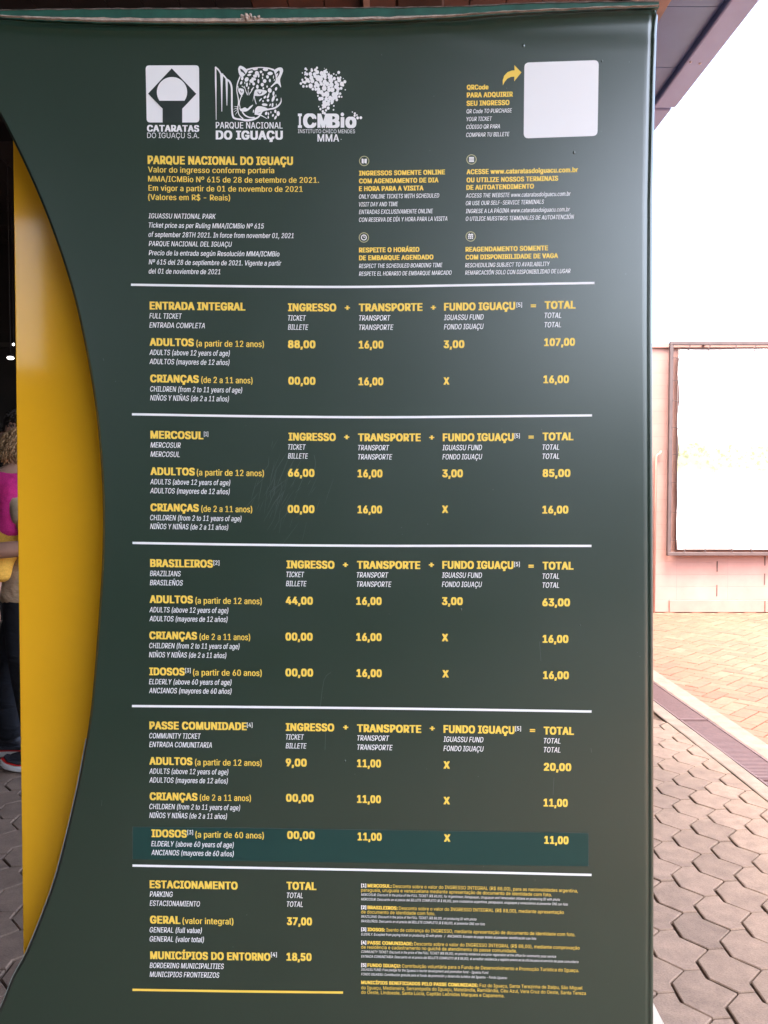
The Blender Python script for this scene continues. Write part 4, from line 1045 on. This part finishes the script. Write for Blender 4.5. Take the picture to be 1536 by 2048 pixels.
for (px, py, Y, r_), lab in zip(((21, 716, 6.5, .027), (27, 689, 7.6, .010)), ('small lit hanging lamp in the dark hall, the larger and lower of two', 'tiny lit hanging lamp in the dark hall, above a larger one')):
    p = at_y(px, py, Y)
    lp = empty('hanging_lamp', p, lab, 'lamp', 'lamps hanging in the dark hall')
    m = MB(); m.tube([(p.x, p.y, p.z + .03), (p.x, p.y, 3.985)], .004, 6); m.build('cord', M['dark'], lp)
    m = MB(); m.tube([(p.x, p.y, p.z + .035), (p.x, p.y, p.z + .012)], [r_ * .3, r_], 14); m.build('shade', M['dark'], lp)
    m = MB(); m.ball(p, (r_ * .95, r_ * .95, .012), 14, 7); m.build('bulb', M['lamp'], lp, True)

# ------------------------------------------------------------------ people seen past the yellow panel
M['skin'] = mat_noise('skin', (.36, .19, .13), .08, 20, .5, .4)
M['skin_child'] = mat_noise('fair_skin', (.52, .31, .23), .06, 20, .5, .4)
M['pink'] = mat_noise('pink_cotton', (.72, .035, .27), .12, 14, .85, .3, .5, 26)
M['beige'] = mat_noise('beige_cotton', (.46, .34, .23), .12, 12, .85, .3, .5, 22)
M['shorts'] = mat_noise('yellow_cotton', (.80, .44, .07), .1, 14, .85, .3, .4, 22)
M['trousers'] = mat_noise('black_trousers', (.012, .013, .018), .3, 12, .8, .3, .5, 20)
M['hair'] = mat_noise('dark_hair', (.018, .012, .009), .3, 60, .5)
M['blond'] = mat_noise('blond_hair', (.33, .20, .10), .55, 45, .55, .4, .9, 60)
M['shoe'] = mat_noise('dark_shoe_mesh', (.018, .018, .026), .3, 60, .7)
def cloth(name, c):
    m, nt, p = newmat(name); oc = objcoord(nt)
    mp = N(nt, 'ShaderNodeMapping'); nt.links.new(oc, mp.inputs['Vector']); mp.inputs['Scale'].default_value = (4.5, 4.5, 9); mp.inputs['Rotation'].default_value = (.35, .5, 0)
    n = noise(nt, 1.0, 3, mp.outputs[0], .5); n.inputs['Distortion'].default_value = .5
    n2 = noise(nt, 160, 2, oc); r = ramp(nt, n2.outputs[0], [(.3, tuple(x * .85 for x in c)), (.7, tuple(min(1, x * 1.1) for x in c))])
    nt.links.new(r.outputs[0], p.inputs['Base Color']); p.inputs['Roughness'].default_value = .85; p.inputs['Specular IOR Level'].default_value = .25
    b = N(nt, 'ShaderNodeBump'); b.inputs['Strength'].default_value = 1; b.inputs['Distance'].default_value = .035
    nt.links.new(n.outputs[0], b.inputs['Height']); nt.links.new(b.outputs[0], p.inputs['Normal'])
    return m
M['pink'] = cloth('pink_cotton', (.72, .035, .25)); M['beige'] = cloth('beige_cotton', (.46, .34, .23)); M['shorts'] = cloth('yellow_cotton', (.80, .44, .07)); M['trousers'] = cloth('black_trousers', (.012, .013, .018))
M['sole'] = mat_noise('white_sole', (.55, .52, .50), .08, 20, .6)
M['red'] = mat_noise('red_sole_line', (.55, .02, .02), .08, 20, .5)
M['grey'] = mat_noise('grey_lace', (.42, .42, .46), .1, 20, .7)

def skin(name, chains, mat, parent, sub=2, root=0):
    """one continuous surface grown round a skeleton: chains share a point when its coordinates repeat"""
    pts, rad, idx, edges = [], [], {}, []
    for ch in chains:
        prev = None
        for (p, r_) in ch:
            key = tuple(round(c, 4) for c in p)
            if key not in idx: idx[key] = len(pts); pts.append(p); rad.append(r_ if hasattr(r_, '__len__') else (r_, r_))
            k = idx[key]
            if prev is not None and prev != k: edges.append((prev, k))
            prev = k
    me = bpy.data.meshes.new(name); me.from_pydata(pts, edges, []); me.update()
    o = bpy.data.objects.new(name, me); C.objects.link(o)
    sk = o.modifiers.new('skin', 'SKIN'); sk.use_smooth_shade = True; sk.branch_smoothing = .6
    for i, r_ in enumerate(rad): me.skin_vertices[0].data[i].radius = r_
    me.skin_vertices[0].data[root].use_root = True
    s_ = o.modifiers.new('subsurf', 'SUBSURF'); s_.levels = sub; s_.render_levels = sub
    dg = bpy.context.evaluated_depsgraph_get(); dg.update()
    out = bpy.data.meshes.new_from_object(o.evaluated_get(dg))
    bpy.data.objects.remove(o); bpy.data.meshes.remove(me)
    return obj(name, out, mat, parent, True)

PX, PY = -1.86, 4.33
def W(f, l, z): return (PX - f, PY - l, z)          # the adult faces left in the photo; l = towards the camera
adult = empty('person', (PX, PY, 0), 'adult in beige shirt and black trousers carrying a child in pink', 'person')
head = [(W(.015, 0, 1.56), (.075, .07)), (W(.025, 0, 1.62), (.078, .070)), (W(.045, 0, 1.70), (.098, .078)), (W(.04, 0, 1.77), (.106, .083)), (W(.03, 0, 1.835), (.07, .06))]
def hand(wr, dirv, side):
    wr = Vector(wr); d = Vector(dirv).normalized(); sd = Vector(side).normalized(); up = d.cross(sd)
    palm = wr + d * .05; ch = [[(tuple(wr), .026), (tuple(palm), (.036, .018))]]
    for i, (o_, L) in enumerate(((-.030, .070), (-.010, .080), (.010, .074), (.029, .058))):
        b = palm + d * .028 + sd * o_
        ch.append([(tuple(palm), (.036, .018)), (tuple(b), .0105), (tuple(b + d * L * .45 - up * .008), .0095), (tuple(b + d * L * .75 - up * .03), .0085), (tuple(b + d * L * .85 - up * .05), .0075)])
    tb = wr + d * .025 - sd * .028
    ch.append([(tuple(palm), (.036, .018)), (tuple(tb), .012), (tuple(tb + d * .03 - sd * .022), .0105), (tuple(tb + d * .055 - sd * .026 - up * .012), .009)])
    return ch
wl, wr_ = W(.09, .43, 1.155), W(.24, -.08, 1.30)
body = [[(W(0, 0, .96), (.13, .17)), (W(.01, 0, 1.15), (.115, .15)), (W(0, 0, 1.36), (.12, .17)), (W(0, 0, 1.48), (.085, .11))] + head,
        [(W(0, 0, 1.48), (.085, .11)), (W(0, .19, 1.47), .058), (W(-.08, .27, 1.33), .048), (W(-.165, .36, 1.175), .043), (W(-.04, .405, 1.165), .043), (wl, .031)],
        [(W(0, 0, 1.48), (.085, .11)), (W(0, -.19, 1.47), .058), (W(.02, -.27, 1.30), .046), (W(.04, -.29, 1.18), .042), (W(.15, -.18, 1.24), .038), (wr_, .028)],
        [(W(0, 0, .96), (.13, .17)), (W(.0, .10, .88), .098), (W(-.02, .11, .52), .062), (W(-.06, .11, .30), .056), (W(-.10, .11, .09), .040)],
        [(W(0, 0, .96), (.13, .17)), (W(.0, -.10, .88), .098), (W(.18, -.11, .52), .062), (W(.20, -.12, .30), .056), (W(.17, -.12, .09), .040)]]
body += hand(wl, (-.93, .1, 0), (0, 0, 1)) + hand(wr_, (-.5, -.7, 0), (0, 0, 1))
bd = skin('body', body, M['skin'], adult)
# face: nose, lips, ears and eyes belong to the head
m = MB()
m.tube([W(.125, 0, 1.76), W(.155, 0, 1.725), W(.128, 0, 1.715)], [.010, .016, .012], 8)
for s_ in (1, -1): m.ball(W(.03, .086 * s_, 1.735), (.018, .008, .030), 8, 6)
m.build('nose_and_ears', M['skin'], bd, True)
m = MB()
for s_ in (1, -1): m.ball(W(.122, .034 * s_, 1.762), (.010, .014, .010), 8, 6)
m.build('eyes', M['hair'], bd, True)
m = MB(); m.ball(W(.128, 0, 1.683), (.010, .028, .009), 8, 6); m.build('lips', mat_noise('lips', (.34, .12, .10), .05, 20, .5), bd, True)
m = MB(); rnd = random.Random(2)
m.ball(W(.028, 0, 1.785), (.100, .084, .082), 18, 10)
for i in range(320):
    a = rnd.uniform(0, 2 * math.pi); t = rnd.uniform(0, 1) ** .6 * 1.75
    d = Vector((math.sin(t) * math.cos(a), math.sin(t) * math.sin(a), math.cos(t)))
    if d.x < -.55 and d.z < .45: continue
    c = Vector(W(.028, 0, 1.785)) + Vector((d.x * .101, d.y * .085, d.z * .084))
    tn = d.cross(Vector((rnd.uniform(-1, 1), rnd.uniform(-1, 1), .3))).normalized()
    m.tube([c - tn * .012, c + d * .005, c + tn * .014 + d * .002], [.002, .004, .0015], 4)
m.build('hair', M['hair'], adult, True)
skin('shirt', [[(W(0, 0, .83), (.168, .205)), (W(0, 0, .93), (.165, .205)), (W(0, 0, 1.05), (.152, .19)), (W(.01, 0, 1.18), (.135, .172)), (W(0, 0, 1.36), (.138, .19)), (W(0, 0, 1.475), (.10, .125)), (W(.015, 0, 1.535), (.072, .07))],
               [(W(0, 0, 1.475), (.10, .125)), (W(0, .195, 1.465), .073), (W(-.075, .262, 1.345), .066), (W(-.115, .31, 1.28), .066)],
               [(W(0, 0, 1.475), (.10, .125)), (W(0, -.195, 1.465), .073), (W(.015, -.262, 1.33), .066), (W(.03, -.275, 1.26), .066)]], M['beige'], adult)
skin('trousers', [[(W(0, 0, 1.10), (.14, .175)), (W(0, 0, 1.02), (.145, .18)), (W(0, 0, .93), (.15, .188)), (W(.0, .098, .84), .118), (W(-.02, .11, .52), .092), (W(-.06, .112, .30), .088), (W(-.10, .112, .075), .084)],
                  [(W(0, 0, .93), (.15, .188)), (W(.05, -.098, .84), .132), (W(.18, -.11, .52), .092), (W(.20, -.12, .30), .088), (W(.175, -.12, .075), .084)]], M['trousers'], adult)
for f0, l0 in ((-.105, .112), (.165, -.12)):
    # a running shoe: sole with upturned toe, red line, upper, tongue
    def shp(zb, zt, grow):
        mm = MB(); secs = []
        for t, w_, lift_ in ((-.10, .034, .012), (-.06, .042, 0), (0, .040, 0), (.07, .046, 0), (.13, .048, .004), (.18, .040, .014), (.212, .020, .03)):
            secs.append([W(f0 + t * (1 + grow * .1), l0 + y * (w_ + grow * .004), z + lift_ * (1 if z < .05 else .8)) for y, z in ((-1, zb), (-1.02, (zb + zt) / 2), (-.95, zt), (.95, zt), (1.02, (zb + zt) / 2), (1, zb))])
        vs = [v for s__ in secs for v in s__]; n_ = len(secs)
        mm.add(vs, [(i * 6 + k, i * 6 + (k + 1) % 6, i * 6 + 6 + (k + 1) % 6, i * 6 + 6 + k) for i in range(n_ - 1) for k in range(6)] + [(5, 4, 3, 2, 1, 0), tuple((n_ - 1) * 6 + k for k in range(6))])
        return mm
    sh = shp(.0385, .056, -.3).build('shoe', M['shoe'], adult); bevel(sh, .006, 3)
    bevel(shp(.0, .032, .6).build('sole', M['sole'], sh, True), .007, 3)
    bevel(shp(.0325, .038, .3).build('sole_line', M['red'], sh), .002, 1)
    u = skin('upper', [[(W(f0 - .065, l0, .075), (.040, .040)), (W(f0, l0, .080), (.040, .042)), (W(f0 + .07, l0, .070), (.030, .042)), (W(f0 + .13, l0, .058), (.022, .042)), (W(f0 + .185, l0, .054), (.014, .030))],
                       [(W(f0, l0, .080), (.040, .042)), (W(f0 - .02, l0, .125), (.045, .042))]], M['shoe'], sh)
    m = MB()
    for t in (.02, .045, .07, .095): m.bar(W(f0 + t, l0 + .03, .112 - t * .35), W(f0 + t + .006, l0 - .03, .112 - t * .35), .010, .006)
    m.build('laces', M['grey'], sh)

# the child, held on the adult's near side with its back to the camera
KX = -1.835
def K(f, l, z): return (KX - f, PY - .23 - l, z)
kid = empty('person', (KX, PY - .23, 1.15), 'small blond child in pink top and yellow shorts, held in the arms of the adult', 'person')
skin('body', [[(K(0, -.02, 1.24), (.075, .09)), (K(0, -.01, 1.38), (.07, .085)), (K(0, -.02, 1.53), (.065, .08)), (K(.0, -.03, 1.59), (.036, .036)), (K(-.01, -.035, 1.62), (.06, .06)), (K(-.01, -.04, 1.67), (.085, .085)), (K(-.01, -.04, 1.725), (.06, .06))],
              [(K(0, -.02, 1.53), (.065, .08)), (K(.11, -.03, 1.52), .035), (K(.16, -.12, 1.48), .028), (K(.12, -.21, 1.50), .022), (K(.09, -.25, 1.52), .018)],
              [(K(0, -.02, 1.53), (.065, .08)), (K(-.11, -.03, 1.52), .035), (K(-.15, -.12, 1.47), .028), (K(-.10, -.20, 1.49), .022), (K(-.07, -.24, 1.51), .018)],
              [(K(0, -.02, 1.24), (.075, .09)), (K(.07, .01, 1.17), .055), (K(.085, .05, 1.04), .044), (K(.09, .07, .90), .034), (K(.07, .07, .80), .025), (K(.12, .08, .77), .022)],
              [(K(0, -.02, 1.24), (.075, .09)), (K(-.07, -.01, 1.18), .055), (K(-.15, -.03, 1.10), .044), (K(-.16, .0, .97), .034), (K(-.16, .0, .87), .025), (K(-.12, .01, .845), .022)]], M['skin_child'], kid)
skin('top', [[(K(0, -.02, 1.20), (.102, .130)), (K(0, -.02, 1.28), (.100, .125)), (K(.0, -.012, 1.38), (.090, .114)), (K(0, -.02, 1.51), (.086, .108)), (K(0, -.028, 1.575), (.058, .064))],
             [(K(0, -.02, 1.51), (.086, .108)), (K(.105, -.03, 1.515), .05), (K(.15, -.09, 1.49), .046)],
             [(K(0, -.02, 1.51), (.086, .108)), (K(-.105, -.03, 1.515), .05), (K(-.145, -.09, 1.48), .046)]], M['pink'], kid)
skin('shorts', [[(K(0, -.02, 1.34), (.09, .112)), (K(0, -.02, 1.23), (.100, .125)), (K(.068, .015, 1.16), .085), (K(.08, .045, 1.06), .080), (K(.085, .055, .99), .080)],
                [(K(0, -.02, 1.23), (.100, .125)), (K(-.068, -.01, 1.17), .080), (K(-.14, -.025, 1.10), .074)]], M['shorts'], kid)
m = MB(); rnd = random.Random(6)
for i in range(620):
    a = rnd.uniform(0, 2 * math.pi); t = rnd.uniform(0, 1) ** .7 * 2.15
    x, y, z = .088 * math.sin(t) * math.cos(a), .09 * math.sin(t) * math.sin(a), .085 * math.cos(t)
    if y > .055 and z < .03: continue                      # the face looks away from the camera
    c = Vector(K(-.01, -.04, 1.675)) + Vector((x, y, z))
    L = rnd.uniform(.03, .06); ph = rnd.uniform(0, 6)
    m.tube([c + Vector((.010 * math.sin(ph + k * 1.3), .010 * math.cos(ph + k * 1.3), -L * k / 3)) for k in range(4)], [.003, .0055, .005, .0015], 5)
m.ball(K(-.01, -.045, 1.685), (.082, .078, .080), 16, 9)
m.build('hair', M['blond'], kid, True)
